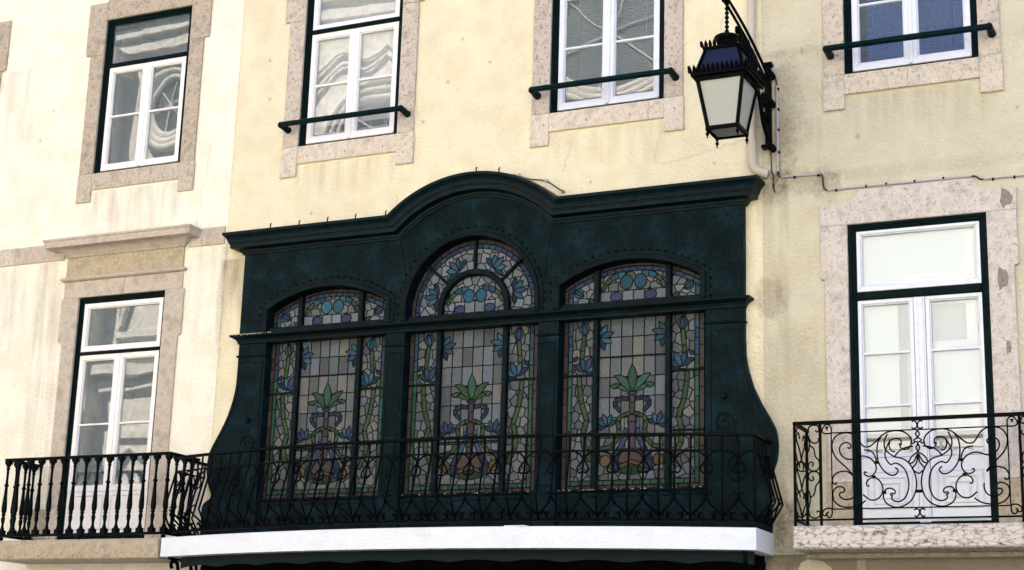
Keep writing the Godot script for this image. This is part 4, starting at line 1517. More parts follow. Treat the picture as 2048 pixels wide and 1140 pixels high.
func build_bay_balcony():
	var at := Vector3(-0.11, 2.905, 0)
	var o := thing("balcony_slab", "bowed white painted balcony slab below the green bay", "balcony", at)
	var b := MB.new(at)
	var n := 28
	var xa := -3.165
	var xb := 2.945
	b.flat()
	for i in n:
		var u := lerpf(xa, xb, float(i) / n)
		var v := lerpf(xa, xb, float(i + 1) / n)
		var p := [Vector3(u, 2.905, bow(u)), Vector3(v, 2.905, bow(v)), Vector3(v, 3.084, bow(v)), Vector3(u, 3.084, bow(u))]
		var q := [Vector3(u, 3.092, bow(u) - 0.008), Vector3(v, 3.092, bow(v) - 0.008)]
		b.quad(p[0], p[1], p[2], p[3])
		b.quad(p[3], p[2], q[1], q[0])
		b.quad(q[0], q[1], Vector3(v, 3.092, -0.02), Vector3(u, 3.092, -0.02))
		b.quad(Vector3(u, 2.905, -0.02), Vector3(v, 2.905, -0.02), p[1], p[0])
	b.quad(Vector3(xb, 2.905, bow(xb)), Vector3(xb, 2.905, -0.02), Vector3(xb, 3.092, -0.02), Vector3(xb, 3.092, bow(xb)))
	b.quad(Vector3(xa, 2.905, -0.02), Vector3(xa, 2.905, bow(xa)), Vector3(xa, 3.092, bow(xa)), Vector3(xa, 3.092, -0.02))
	put("slab", b, M.slab_white, o)
	b = MB.new(at)
	b.box(Vector3(0.80, 3.0925, bow(0.8) - 0.10), Vector3(1.0, 3.101, bow(0.8) - 0.012), 0.003)
	put("mortar_pad", b, M.slab_white, o)

	at = Vector3(-0.065, 3.1, 0.4)
	o = thing("bellied_railing", "black wrought iron railing with bellied bars and scrollwork round the green bay", "railing", at)
	var x0 := -3.06
	var x1 := 2.925
	var zf := func(x: float) -> float: return bow(x) - 0.045
	# rails: along one side, the front, the other side
	for r in [[3.888, 0.016, "hand_rail"], [3.750, 0.009, "upper_rail"], [3.145, 0.010, "bottom_rail"]]:
		var path := [Vector3(x0, r[0], 0.03)]
		for i in 33:
			var x := lerpf(x0, x1, i / 32.0)
			path.append(Vector3(x, r[0], zf.call(x)))
		path.append(Vector3(x1, r[0], 0.03))
		b = MB.new(at)
		for i in path.size() - 1:
			var d: Vector3 = (path[i + 1] - path[i]).normalized()
			var s: Vector3 = d.cross(Vector3.UP) * (r[1] * (1.35 if r[1] > 0.012 else 1.0))
			var h: Vector3 = Vector3.UP * r[1] * 0.75
			var A: Vector3 = path[i] - d * r[1]
			var B: Vector3 = path[i + 1] + d * r[1]
			b.flat()
			b.quad(A + s - h, B + s - h, B + s + h, A + s + h)
			b.quad(B - s - h, A - s - h, A - s + h, B - s + h)
			b.quad(A + s + h, B + s + h, B - s + h, A - s + h)
			b.quad(A - s - h, B - s - h, B + s - h, A + s - h)
			b.quad(A - s - h, A + s - h, A + s + h, A - s + h)
			b.quad(B + s - h, B - s - h, B - s + h, B + s + h)
		put(r[2], b, M.iron, o)
	# runs: number of bar spacings, and a point along each with its outward direction
	var front := func(t: float) -> Array:
		var x := lerpf(x0, x1, t)
		var slope := -2.0 * 0.48 * (x + 0.11) / (3.05 * 3.05)
		return [Vector3(x, 0, zf.call(x)), Vector3(-slope, 0, 1).normalized()]
	var side_a := func(t: float) -> Array: return [Vector3(x0, 0, lerpf(0.03, zf.call(x0), t)), Vector3(-1, 0, 0)]
	var side_b := func(t: float) -> Array: return [Vector3(x1, 0, lerpf(zf.call(x1), 0.03, t)), Vector3(1, 0, 0)]
	for run in [[front, 46], [side_a, 4], [side_b, 4]]:
		var at_t: Callable = run[0]
		var m: int = run[1]
		var point := func(t: float, y: float) -> Vector3:
			var q: Array = at_t.call(t)
			return q[0] + q[1] * belly(y) + Vector3.UP * y
		for i in m + 1:
			if m == 4 and (i == 0 and run[0] == side_b or i == 4 and run[0] == side_a):
				continue
			var t := float(i) / m
			var knot: bool = i % 2 == 1
			b = MB.new(at)
			if knot:
				b.tube([point.call(t, 3.885), point.call(t, 3.755), point.call(t, 3.335)], 0.0105, 5)
				b.ball(point.call(t, 3.672), 0.018, 7)
				b.ball(point.call(t, 3.335), 0.018, 7)
			else:
				b.tube([point.call(t, 3.885), point.call(t, 3.755), point.call(t, 3.335), point.call(t, 3.145)], 0.0105, 5)
			put("upright", b, M.iron, o)
			if not knot:
				continue
			# scrollwork of one bay: arches over, a drop below the knot, a heart and two volutes at the foot
			var w := 1.0 / m
			b = MB.new(at)
			for s in [-1.0, 1.0]:
				var curve := func(pts: Array, r: float, per := 3):
					var c := spline(pts, per)
					b.tube(c.map(func(v): return point.call(t + s * v.x * w, v.y)), r, 5)
				curve.call([Vector2(0.0, 3.672), Vector2(0.22, 3.71), Vector2(0.5, 3.738), Vector2(0.8, 3.745), Vector2(1.0, 3.742)], 0.0085)
				curve.call([Vector2(0.02, 3.665), Vector2(0.18, 3.64), Vector2(0.36, 3.60), Vector2(0.34, 3.565), Vector2(0.16, 3.548), Vector2(0.10, 3.56)], 0.008)
				curve.call([Vector2(0.0, 3.335), Vector2(0.22, 3.375), Vector2(0.40, 3.375)], 0.008)
				curve.call([Vector2(0.03, 3.33), Vector2(0.22, 3.285), Vector2(0.62, 3.235), Vector2(0.94, 3.19), Vector2(0.98, 3.155)], 0.0095)
				curve.call([Vector2(0.94, 3.16), Vector2(0.72, 3.152), Vector2(0.50, 3.175), Vector2(0.52, 3.215), Vector2(0.70, 3.225), Vector2(0.76, 3.20), Vector2(0.66, 3.19)], 0.008)
				curve.call([Vector2(0.02, 3.150), Vector2(0.14, 3.165), Vector2(0.34, 3.155), Vector2(0.44, 3.185), Vector2(0.34, 3.215), Vector2(0.22, 3.20)], 0.008)
			put("scrollwork", b, M.iron, o)
	# two iron brackets below and the valance of the rolled-up awning
	for e in [[-3.07, "scrolled iron bracket under the white slab by the baluster balcony"], [2.83, "scrolled iron bracket under the white slab below the wall lantern"]]:
		at = Vector3(e[0], 2.9, 0)
		o = thing("scroll_bracket", e[1], "bracket", at, "iron brackets under the white slab")
		b = MB.new(at)
		b.tube([Vector3(e[0], 2.89, 0.0), Vector3(e[0], 2.89, 0.5)], 0.014, 5)
		put("top_bar", b, M.iron_green, o)
		for k in 2:
			var pts := []
			for v in [[0.44, 2.80], [0.46, 2.84], [0.42, 2.87], [0.36, 2.85], [0.33, 2.78], [0.24, 2.68], [0.12, 2.60], [0.04, 2.50], [0.06, 2.40]] if k == 0 else [[0.10, 2.80], [0.13, 2.83], [0.10, 2.87], [0.04, 2.85], [0.035, 2.74], [0.08, 2.66], [0.16, 2.63], [0.2, 2.66], [0.18, 2.70]]:
				pts.append(Vector3(e[0], v[1], v[0]))
			b = MB.new(at)
			b.tube(spline(pts, 4), 0.019, 6)
			put("scroll", b, M.iron_green, o)
	at = Vector3(0, 2.8, 0.5)
	o = thing("awning_valance", "dark scalloped valance of a rolled awning under the white slab", "awning", at)
	b = MB.new(at)
	b.flat()
	n = 90
	for i in n:
		var u := lerpf(-2.93, 2.90, float(i) / n)
		var v := lerpf(-2.93, 2.90, float(i + 1) / n)
		var yu := 2.79 + 0.026 * absf(sin(PI * (u + 2.93) / 0.53))
		var yv := 2.79 + 0.026 * absf(sin(PI * (v + 2.93) / 0.53))
		var zu := bow(u) - 0.10
		var zv := bow(v) - 0.10
		b.quad(Vector3(u, yu, zu), Vector3(v, yv, zv), Vector3(v, 2.90, zv), Vector3(u, 2.90, zu))
		b.quad(Vector3(v, yv, zv - 0.006), Vector3(u, yu, zu - 0.006), Vector3(u, 2.90, zu - 0.006), Vector3(v, 2.90, zv - 0.006))
		b.quad(Vector3(u, yu, zu - 0.006), Vector3(v, yv, zv - 0.006), Vector3(v, yv, zv), Vector3(u, yu, zu))
	put("valance", b, M.awning, o)
	# the shop front in the dark below
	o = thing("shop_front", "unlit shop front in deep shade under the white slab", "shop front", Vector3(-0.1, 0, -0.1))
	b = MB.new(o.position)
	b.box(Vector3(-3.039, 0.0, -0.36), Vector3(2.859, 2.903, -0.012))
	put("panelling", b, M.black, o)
	for x in [-2.98, -1.0, 0.9, 2.80]:
		b = MB.new(o.position)
		b.box(Vector3(x - 0.05, 0.0, -0.02), Vector3(x + 0.05, 2.85, 0.03), 0.01)
		put("post", b, M.black, o)


func build_scroll_balcony():
	var c := 4.293
	var at := Vector3(c, 2.91, 0)
	var o := thing("balcony_slab", "rough cracked stone balcony slab under the scrollwork railing", "balcony", at)
	var b := MB.new(at)
	b.box(Vector3(3.238, 2.915, -0.06), Vector3(5.35, 3.106, 0.45), 0.014)
	put("slab", b, M.stone_cracked, o)
	b = MB.new(at)
	b.box(Vector3(3.26, 2.87, -0.1), Vector3(5.33, 2.914, 0.10), 0.01)
	put("corbel_course", b, M.stone_sand, o)
	at = Vector3(c, 3.1, 0.42)
	o = thing("scrollwork_railing", "black wrought iron railing of large scrolls before the white balcony door", "railing", at)
	var Z := 0.42
	for y in [[3.962, 3.990, 0.024, "hand_rail"], [3.150, 3.164, 0.014, "bottom_rail"]]:
		b = MB.new(at)
		b.box(Vector3(c - 1.045, y[0], Z - y[2]), Vector3(c + 1.045, y[1], Z + y[2]), 0.004)
		for s in [-1, 1]:
			b.box(Vector3(c + s * 1.035 - 0.016, y[0] + 0.001, 0.0), Vector3(c + s * 1.035 + 0.016, y[1] - 0.001, Z - y[2]), 0.003)
		put(y[3], b, M.iron, o)
	for s in [-1, 1]:
		for x in [1.035, 0.814]:
			b = MB.new(at)
			b.box(Vector3(c + s * x - 0.011, 3.107, Z - 0.011), Vector3(c + s * x + 0.011, 3.962, Z + 0.011), 0.002)
			put("post", b, M.iron, o)
		b = MB.new(at)
		b.box(Vector3(c + s * 1.035 - 0.011, 3.107, 0.02), Vector3(c + s * 1.035 + 0.011, 3.962, 0.042), 0.002)
		put("post", b, M.iron, o)
		# thin inner frame with looped corners
		b = MB.new(at)
		b.tube([Vector3(c + s * 0.719, 3.882, Z), Vector3(c + s * 0.719, 3.248, Z)], 0.006, 5)
		b.tube([Vector3(c + s * 0.719, 3.884, Z), Vector3(c, 3.884, Z)], 0.006, 5)
		b.tube([Vector3(c + s * 0.719, 3.244, Z), Vector3(c, 3.244, Z)], 0.006, 5)
		put("inner_frame", b, M.iron, o)
	# the scrolls, traced as millimetres from the middle of the railing, for one half and mirrored for the other
	var lines := [
		[-719, 3882, -719, 3928, -741, 3957, -768, 3955, -792, 3928, -797, 3898, -772, 3881, -719, 3882], [-768, 3940, -750, 3912, -762, 3930, -740, 3935],
		[-723, 3251, -768, 3252, -799, 3230, -802, 3203, -782, 3190, -769, 3213], [-723, 3251, -722, 3204, -739, 3177, -762, 3185, -769, 3213, -754, 3216],
		[-581, 3761, -565, 3746, -554, 3773, -582, 3798, -622, 3790, -649, 3757, -644, 3709, -610, 3669, -555, 3655, -504, 3672, -454, 3680, -395, 3660, -352, 3609, -348, 3559, -374, 3519, -414, 3509, -446, 3528, -442, 3547, -426, 3540],
		[-541, 3526, -606, 3597, -680, 3670, -712, 3741, -711, 3806, -676, 3859, -620, 3880, -560, 3876, -509, 3846, -477, 3797, -443, 3758, -393, 3761, -342, 3802, -302, 3840, -252, 3871, -182, 3882, -114, 3870, -66, 3831, -50, 3784, -69, 3739, -109, 3721, -142, 3740, -146, 3770, -129, 3764],
		[-542, 3518, -587, 3553, -642, 3557, -693, 3535, -716, 3491, -709, 3459, -687, 3454, -683, 3470],
		[-630, 3380, -612, 3397, -627, 3424, -664, 3430, -700, 3409, -714, 3372, -706, 3317, -667, 3277, -613, 3259, -543, 3261, -483, 3279, -438, 3311],
		[-630, 3380, -652, 3380, -659, 3358, -636, 3332, -592, 3321, -541, 3340, -519, 3387, -520, 3426],
		[-406, 3435, -423, 3428, -432, 3451, -417, 3480, -381, 3499, -340, 3488, -307, 3448, -296, 3400, -312, 3350, -354, 3316, -408, 3317, -462, 3360],
		[-217, 3348, -232, 3348, -230, 3365, -202, 3359, -198, 3386, -230, 3406, -269, 3400, -292, 3363, -288, 3312, -253, 3270, -190, 3249, -122, 3262, -65, 3305, -30, 3374, -20, 3452, -35, 3530, -73, 3605, -125, 3646, -198, 3668, -265, 3725, -275, 3795, -247, 3858],
		[-217, 3348, -227, 3322, -203, 3300, -160, 3297, -115, 3327, -87, 3395, -85, 3473, -109, 3552, -151, 3597, -190, 3613, -229, 3603, -267, 3656, -268, 3715, -224, 3803, -160, 3815, -136, 3794, -142, 3765, -156, 3772],
		[-191, 3574, -176, 3564, -167, 3544, -192, 3515, -236, 3517, -289, 3558, -327, 3628, -337, 3708, -328, 3787, -292, 3850],
		[-443, 3731, -384, 3719, -351, 3668, -344, 3624], [-198, 3658, -158, 3706, -98, 3738, -40, 3746], [-187, 3707, -216, 3713, -235, 3753, -229, 3793],
		[2, 3700, -52, 3663, -78, 3610, -39, 3618, -3, 3686], [0, 3685, -15, 3608, -50, 3560, 0, 3519], [0, 3877, -17, 3849, 0, 3818], [0, 3818, -34, 3795, 0, 3774, -16, 3735, 0, 3700],
		[-43, 3949, -24, 3958, -5, 3937, -2, 3922, -6, 3903, -28, 3892, -45, 3904], [-43, 3178, -24, 3169, -5, 3190, -2, 3205, -6, 3224, -28, 3233, -45, 3221], [-60, 3780, -36, 3770, -16, 3790],
		[-921, 3891, -910, 3941, -873, 3958, -833, 3948, -825, 3912, -844, 3898, -854, 3913], [-926, 3891, -896, 3819, -855, 3802, -826, 3826, -834, 3842],
		[-912, 3789, -871, 3757, -857, 3691, -829, 3655, -823, 3604, -849, 3570, -900, 3572, -920, 3607, -904, 3642, -876, 3636, -884, 3606],
		[-926, 3891, -950, 3790, -925, 3720, -905, 3790, -922, 3880], [-921, 3240, -910, 3190, -873, 3173, -833, 3183, -825, 3219, -844, 3233, -854, 3218],
		[-912, 3342, -871, 3374, -857, 3440, -829, 3476, -823, 3527, -849, 3561, -900, 3559, -920, 3524, -904, 3489, -876, 3495, -884, 3525], [-926, 3240, -950, 3341, -925, 3411, -905, 3341, -922, 3251],
		[-926, 3891, -960, 3940, -1005, 3945, -1020, 3900], [-930, 3607, -960, 3640, -1000, 3640, -1015, 3600, -990, 3570, -930, 3572], [-926, 3240, -960, 3191, -1005, 3186, -1020, 3231]]
	for s in [-1, 1]:
		for l in lines:
			var p := []
			for i in range(0, l.size(), 2):
				p.append(Vector3(c - s * l[i] * 0.001 * -1.0, l[i + 1] * 0.001, Z))
			b = MB.new(at)
			b.tube(spline(p, 3), 0.0068, 5)
			put("scroll", b, M.iron, o)
		# the return to the wall: crossed scrolls
		for k in 3:
			var y0 := 3.20 + 0.25 * k
			b = MB.new(at)
			for d in [-1.0, 1.0]:
				b.tube(spline([Vector3(c + s * 1.035, y0, 0.21), Vector3(c + s * 1.035, y0 + 0.08, 0.21 + d * 0.06), Vector3(c + s * 1.035, y0 + 0.16, 0.21 + d * 0.16), Vector3(c + s * 1.035, y0 + 0.22, 0.21 + d * 0.09), Vector3(c + s * 1.035, y0 + 0.17, 0.21 + d * 0.05)], 3), 0.0068, 5)
				b.tube(spline([Vector3(c + s * 1.035, y0, 0.21), Vector3(c + s * 1.035, y0 - 0.05, 0.21 + d * 0.1), Vector3(c + s * 1.035, y0 + 0.03, 0.21 + d * 0.17)], 3), 0.0068, 5)
			put("side_scroll", b, M.iron, o)
	# collars that bind the scrolls
	for q in [[-0.344, 3.622], [-0.368, 3.503], [-0.284, 3.372], [0.0, 3.376], [0.344, 3.622], [0.368, 3.503], [0.284, 3.372]]:
		b = MB.new(at)
		var w := 0.03 if q[0] == 0.0 else 0.014
		b.box(Vector3(c + q[0] - w, q[1] - 0.012, Z - 0.013), Vector3(c + q[0] + w, q[1] + 0.012, Z + 0.013), 0.003)
		put("collar", b, M.iron, o)


# ---------------------------------------------------------------- lantern, pipe, cables
func build_lantern():
	var X := 2.947
	var at := Vector3(X, 7.0, 0)
	var o := thing("wall_lantern", "black four-sided glass street lantern hanging from a scrolled wall bracket", "street lamp", at)
	var b := MB.new(at)
	b.box(Vector3(X - 0.028, 6.62, 0.02), Vector3(X + 0.028, 7.42, 0.075), 0.006)
	b.box(Vector3(X - 0.045, 7.405, 0.015), Vector3(X + 0.045, 7.435, 0.10), 0.006)
	b.box(Vector3(X - 0.055, 6.60, 0.015), Vector3(X + 0.04, 6.63, 0.11), 0.006)
	put("wall_plate", b, M.iron, o)
	for y in [7.33, 7.05, 6.62]:
		b = MB.new(at)
		b.tube([Vector3(X + 0.02, y, -0.03), Vector3(X + 0.02, y, 0.06)], 0.035, 10)
		b.ball(Vector3(X + 0.02, y, 0.05), 0.036)
		put("stud", b, M.iron, o)
	# arm: an upper bar, a lower brace, with open scrolls between
	b = MB.new(at)
	for s in [-0.02, 0.02]:
		b.tube(spline([Vector3(X + s, 7.27, 0.06), Vector3(X + s, 7.36, 0.35), Vector3(X + s, 7.44, 0.65), Vector3(X + s, 7.50, 0.95), Vector3(X + s, 7.545, 1.29), Vector3(X + s, 7.53, 1.33)], 4), 0.015, 6)
	put("arm", b, M.iron, o)
	b = MB.new(at)
	b.tube(spline([Vector3(X, 7.40, 0.95), Vector3(X, 7.36, 0.80), Vector3(X, 7.24, 0.60), Vector3(X, 7.10, 0.42), Vector3(X, 6.94, 0.30), Vector3(X, 6.80, 0.22), Vector3(X, 6.70, 0.08)], 4), 0.02, 6)
	b.tube([Vector3(X, 7.40, 0.95), Vector3(X, 7.42, 1.0)], [0.035, 0.02], 7)
	put("brace", b, M.iron, o)
	for c in [[7.18, 0.28, 0.10], [7.28, 0.48, 0.09], [7.36, 0.68, 0.065], [7.02, 0.17, 0.085], [6.86, 0.14, 0.06]]:
		b = MB.new(at)
		var pts := []
		for i in 20:
			var a: float = i * 0.52
			var rr: float = c[2] * (1.0 - 0.038 * i)
			pts.append(Vector3(X, c[0] + rr * sin(a), c[1] + rr * cos(a)))
		b.tube(pts, 0.014, 6)
		put("filigree_scroll", b, M.iron, o)
	# hanger, canopy and lantern body, all about the axis
	var Z := 1.29
	b = MB.new(at)
	var tw := []
	var tr := []
	for i in 33:
		tw.append(Vector3(X, lerpf(7.53, 7.25, i / 32.0), Z))
		tr.append(0.015 + 0.006 * sin(i * 1.3))
	b.tube(tw, tr, 8)
	b.ball(Vector3(X, 7.545, Z), 0.033)
	b.lathe([Vector2(0.03, 7.56), Vector2(0.035, 7.58), Vector2(0.01, 7.60), Vector2(0.001, 7.66)], Vector3(X, 0, Z), 8)
	put("twisted_hanger", b, M.iron, o)
	b = MB.new(at)
	b.lathe([Vector2(0.10, 7.10), Vector2(0.075, 7.135), Vector2(0.07, 7.15), Vector2(0.085, 7.165), Vector2(0.108, 7.19), Vector2(0.112, 7.205), Vector2(0.104, 7.215), Vector2(0.06, 7.228), Vector2(0.03, 7.25), Vector2(0.001, 7.26)], Vector3(X, 0, Z), 16)
	put("canopy", b, M.iron, o)
	# frames as lofted squares
	var edge := func(h0: float, y0: float, h1: float, y1: float, r: float, m: MB):
		for sx in [-1, 1]:
			for sz in [-1, 1]:
				m.tube([Vector3(X + sx * h0, y0, Z + sz * h0), Vector3(X + sx * h1, y1, Z + sz * h1)], r, 4)
	var square := func(h: float, y0: float, y1: float, w: float, m: MB):
		for s in [-1, 1]:
			m.box(Vector3(X - h, y0, Z + s * (h - w / 2) - w / 2), Vector3(X + h, y1, Z + s * (h - w / 2) + w / 2), 0.002)
			m.box(Vector3(X + s * (h - w / 2) - w / 2, y0 + 0.0005, Z - h + w + 0.0005), Vector3(X + s * (h - w / 2) + w / 2, y1 - 0.0005, Z + h - w - 0.0005), 0.002)
	b = MB.new(at)
	edge.call(0.198, 6.775, 0.130, 6.365, 0.018, b)
	square.call(0.218, 6.762, 6.795, 0.034, b)
	square.call(0.146, 6.340, 6.372, 0.028, b)
	put("body_frame", b, M.iron, o)
	b = MB.new(at)
	edge.call(0.215, 6.82, 0.145, 7.065, 0.016, b)
	square.call(0.245, 6.796, 6.826, 0.05, b)
	square.call(0.165, 7.058, 7.082, 0.04, b)
	b.box(Vector3(X - 0.13, 7.083, Z - 0.13), Vector3(X + 0.13, 7.098, Z + 0.13), 0.004)
	put("hood_frame", b, M.iron, o)
	# pointed leaf crests round the two eaves
	for e in [[0.248, 6.822, 0.066, 13, 0.30], [0.168, 7.078, 0.055, 10, 0.30]]:
		for q in 4:
			b = MB.new(at)
			var rot := Basis(Vector3.UP, q * PI / 2)
			for i in e[3]:
				var x: float = lerpf(-e[0], e[0], i / (e[3] - 1.0))
				var w: float = e[0] / (e[3] - 1.0) * 0.86
				var l := [Vector2(-w * 0.8, 0), Vector2(-w, 0.3), Vector2(-w * 0.6, 0.7), Vector2(0, 1.0), Vector2(w * 0.6, 0.7), Vector2(w, 0.3), Vector2(w * 0.8, 0)]
				var f := l.map(func(v): return Vector3(X, e[1], Z) + rot * Vector3(x + v.x, v.y * e[2], e[0] + 0.006 + v.y * e[2] * e[4]))
				var g := l.map(func(v): return Vector3(X, e[1], Z) + rot * Vector3(x + v.x, v.y * e[2], e[0] - 0.004 + v.y * e[2] * e[4]))
				b.flat()
				for k in range(1, 6):
					b.tri(f[0], f[k + 1], f[k])
					b.tri(f[0], f[k], f[k + 1])
					b.tri(g[0], g[k], g[k + 1])
				for k in 7:
					var j := (k + 1) % 7
					b.quad(f[k], f[j], g[j], g[k])
			put("leaf_crest", b, M.iron, o)
	# panes
	for q in 4:
		var rot := Basis(Vector3.UP, q * PI / 2)
		for e in [[0.192, 6.765, 0.126, 6.368, M.glass_lamp, "pane"], [0.205, 6.825, 0.142, 7.062, M.glass_hood, "hood_pane"]]:
			b = MB.new(at)
			b.flat()
			var c := Vector3(X, 0, Z)
			var p := [c + rot * Vector3(-e[2] + 0.01, e[3], e[2]), c + rot * Vector3(e[2] - 0.01, e[3], e[2]), c + rot * Vector3(e[0] - 0.01, e[1], e[0]), c + rot * Vector3(-e[0] + 0.01, e[1], e[0])]
			var n: Vector3 = rot * Vector3(0, 0, -0.003)
			b.quad(p[0], p[1], p[2], p[3])
			b.quad(p[3] + n, p[2] + n, p[1] + n, p[0] + n)
			for k in 4:
				b.quad(p[k] + n, p[(k + 1) % 4] + n, p[(k + 1) % 4], p[k])
			put(e[5], b, e[4], o)
	b = MB.new(at)
	b.box(Vector3(X - 0.118, 6.352, Z - 0.118), Vector3(X + 0.118, 6.355, Z + 0.118))
	put("bottom_pane", b, M.glass_lamp, o)
	for sx in [-1, 1]:
		for sz in [-1, 1]:
			b = MB.new(at)
			b.lathe([Vector2(0.004, 6.265), Vector2(0.008, 6.272), Vector2(0.004, 6.280), Vector2(0.014, 6.295), Vector2(0.015, 6.31), Vector2(0.007, 6.322), Vector2(0.014, 6.332), Vector2(0.014, 6.342)], Vector3(X + sx * 0.132, 0, Z + sz * 0.132), 8)
			put("drop_finial", b, M.iron, o)
	# lamp holder up in the hood
	b = MB.new(at)
	b.lathe([Vector2(0.02, 6.80), Vector2(0.05, 6.86), Vector2(0.04, 6.98), Vector2(0.02, 7.08)], Vector3(X, 0, Z), 10)
	put("lamp_holder", b, M.iron, o)


func build_lines():
	# rainwater pipe
	var at := Vector3(2.787, 6.4, 0.03)
	var o := thing("drain_pipe", "cream rainwater pipe running down beside the lantern to the bay cornice", "pipe", at)
	var b := MB.new(at)
	b.tube([Vector3(2.787, 16.9, 0.035), Vector3(2.787, 6.62, 0.035)], 0.040, 12)
	put("pipe", b, M.pipe, o)
	b = MB.new(at)
	b.tube(spline([Vector3(2.787, 6.70, 0.035), Vector3(2.787, 6.52, 0.035), Vector3(2.805, 6.44, 0.035), Vector3(2.86, 6.395, 0.03), Vector3(2.93, 6.37, 0.015)], 5), 0.045, 12)
	put("elbow", b, M.pipe, o)
	for y in [8.6, 6.68]:
		b = MB.new(at)
		b.tube([Vector3(2.787, y - 0.012, 0.035), Vector3(2.787, y + 0.012, 0.035)], 0.047, 12)
		put("collar", b, M.pipe, o)
	# cable in its conduit
	at = Vector3(3.01, 6.35, 0)
	o = thing("cable_conduit", "thin grey cable conduit stepping from the lantern over the stone door head", "conduit", at)
	var z := -0.018
	for r in [[3.010, 7.235, 3.014, 6.385, 0.011], [3.045, 6.338, 3.405, 6.328, 0.008], [3.47, 6.168, 4.74, 6.160, 0.009], [4.84, 6.122, 5.6, 6.118, 0.008]]:
		b = MB.new(at)
		b.tube([Vector3(r[0], r[1], z), Vector3(r[2], r[3], z)], r[4], 8)
		put("conduit", b, M.conduit, o)
	for p in [[[2.965, 7.33], [2.99, 7.32], [3.008, 7.28], [3.010, 7.235]], [[3.014, 6.385], [3.018, 6.355], [3.045, 6.338]], [[3.405, 6.328], [3.428, 6.30], [3.432, 6.22], [3.445, 6.18], [3.47, 6.168]], [[4.74, 6.160], [4.775, 6.155], [4.81, 6.128], [4.84, 6.122]]]:
		b = MB.new(at)
		b.tube(spline(p.map(func(v): return Vector3(v[0], v[1], z)), 4), 0.008, 6)
		put("cable", b, M.cable, o)
	for p in [[3.024, 7.20], [3.024, 7.0], [3.024, 6.8], [3.025, 6.58], [3.014, 6.385], [3.17, 6.325], [3.39, 6.32], [3.55, 6.160], [3.82, 6.168], [4.0, 6.170], [4.25, 6.168], [4.5, 6.168], [4.92, 6.115], [5.1, 6.115]]:
		b = MB.new(at)
		b.box(Vector3(p[0] - 0.008, p[1] - 0.010, -0.035), Vector3(p[0] + 0.008, p[1] + 0.010, -0.006), 0.003)
		put("clip", b, M.iron, o)
	at = Vector3(2.955, 6.3, 0)
	o = thing("loose_cable", "loose black cable end dangling below the lantern bracket", "cable", at)
	b = MB.new(at)
	b.tube(spline([Vector3(2.955, 6.60, 0.0), Vector3(2.952, 6.48, -0.02), Vector3(2.955, 6.40, -0.022), Vector3(2.972, 6.36, -0.02), Vector3(2.968, 6.28, -0.022), Vector3(2.978, 6.20, -0.024)], 4), 0.006, 5)
	b.ball(Vector3(2.968, 6.27, -0.024), 0.014, 6)
	put("cable", b, M.cable, o)
	at = Vector3(0.63, 6.55, 0)
	o = thing("slack_cable", "thin slack cable clipped to the wall along the bay arch", "cable", at)
	b = MB.new(at)
	b.tube(spline([Vector3(0.20, 6.65, 0.06), Vector3(0.34, 6.655, 0.0), Vector3(0.50, 6.60, -0.02), Vector3(0.68, 6.56, -0.02), Vector3(0.80, 6.48, -0.02), Vector3(0.90, 6.41, 0.02)], 4), 0.006, 5)
	put("cable", b, M.cable, o)
	for p in [[0.39, 6.65], [0.69, 6.56], [0.87, 6.43]]:
		b = MB.new(at)
		b.box(Vector3(p[0] - 0.012, p[1] - 0.012, -0.035), Vector3(p[0] + 0.012, p[1] + 0.016, 0.0), 0.003)
		put("clip", b, M.pipe, o)


# ---------------------------------------------------------------- across the street, seen only in the panes
func hoop(b: MB, c: Vector3, rx: float, ry: float, r: float, n := 32):
	var p := []
	for i in n:
		p.append(c + Vector3(cos(TAU * i / n) * rx, sin(TAU * i / n) * ry, 0))
	b.tube(p, r, 6, true)


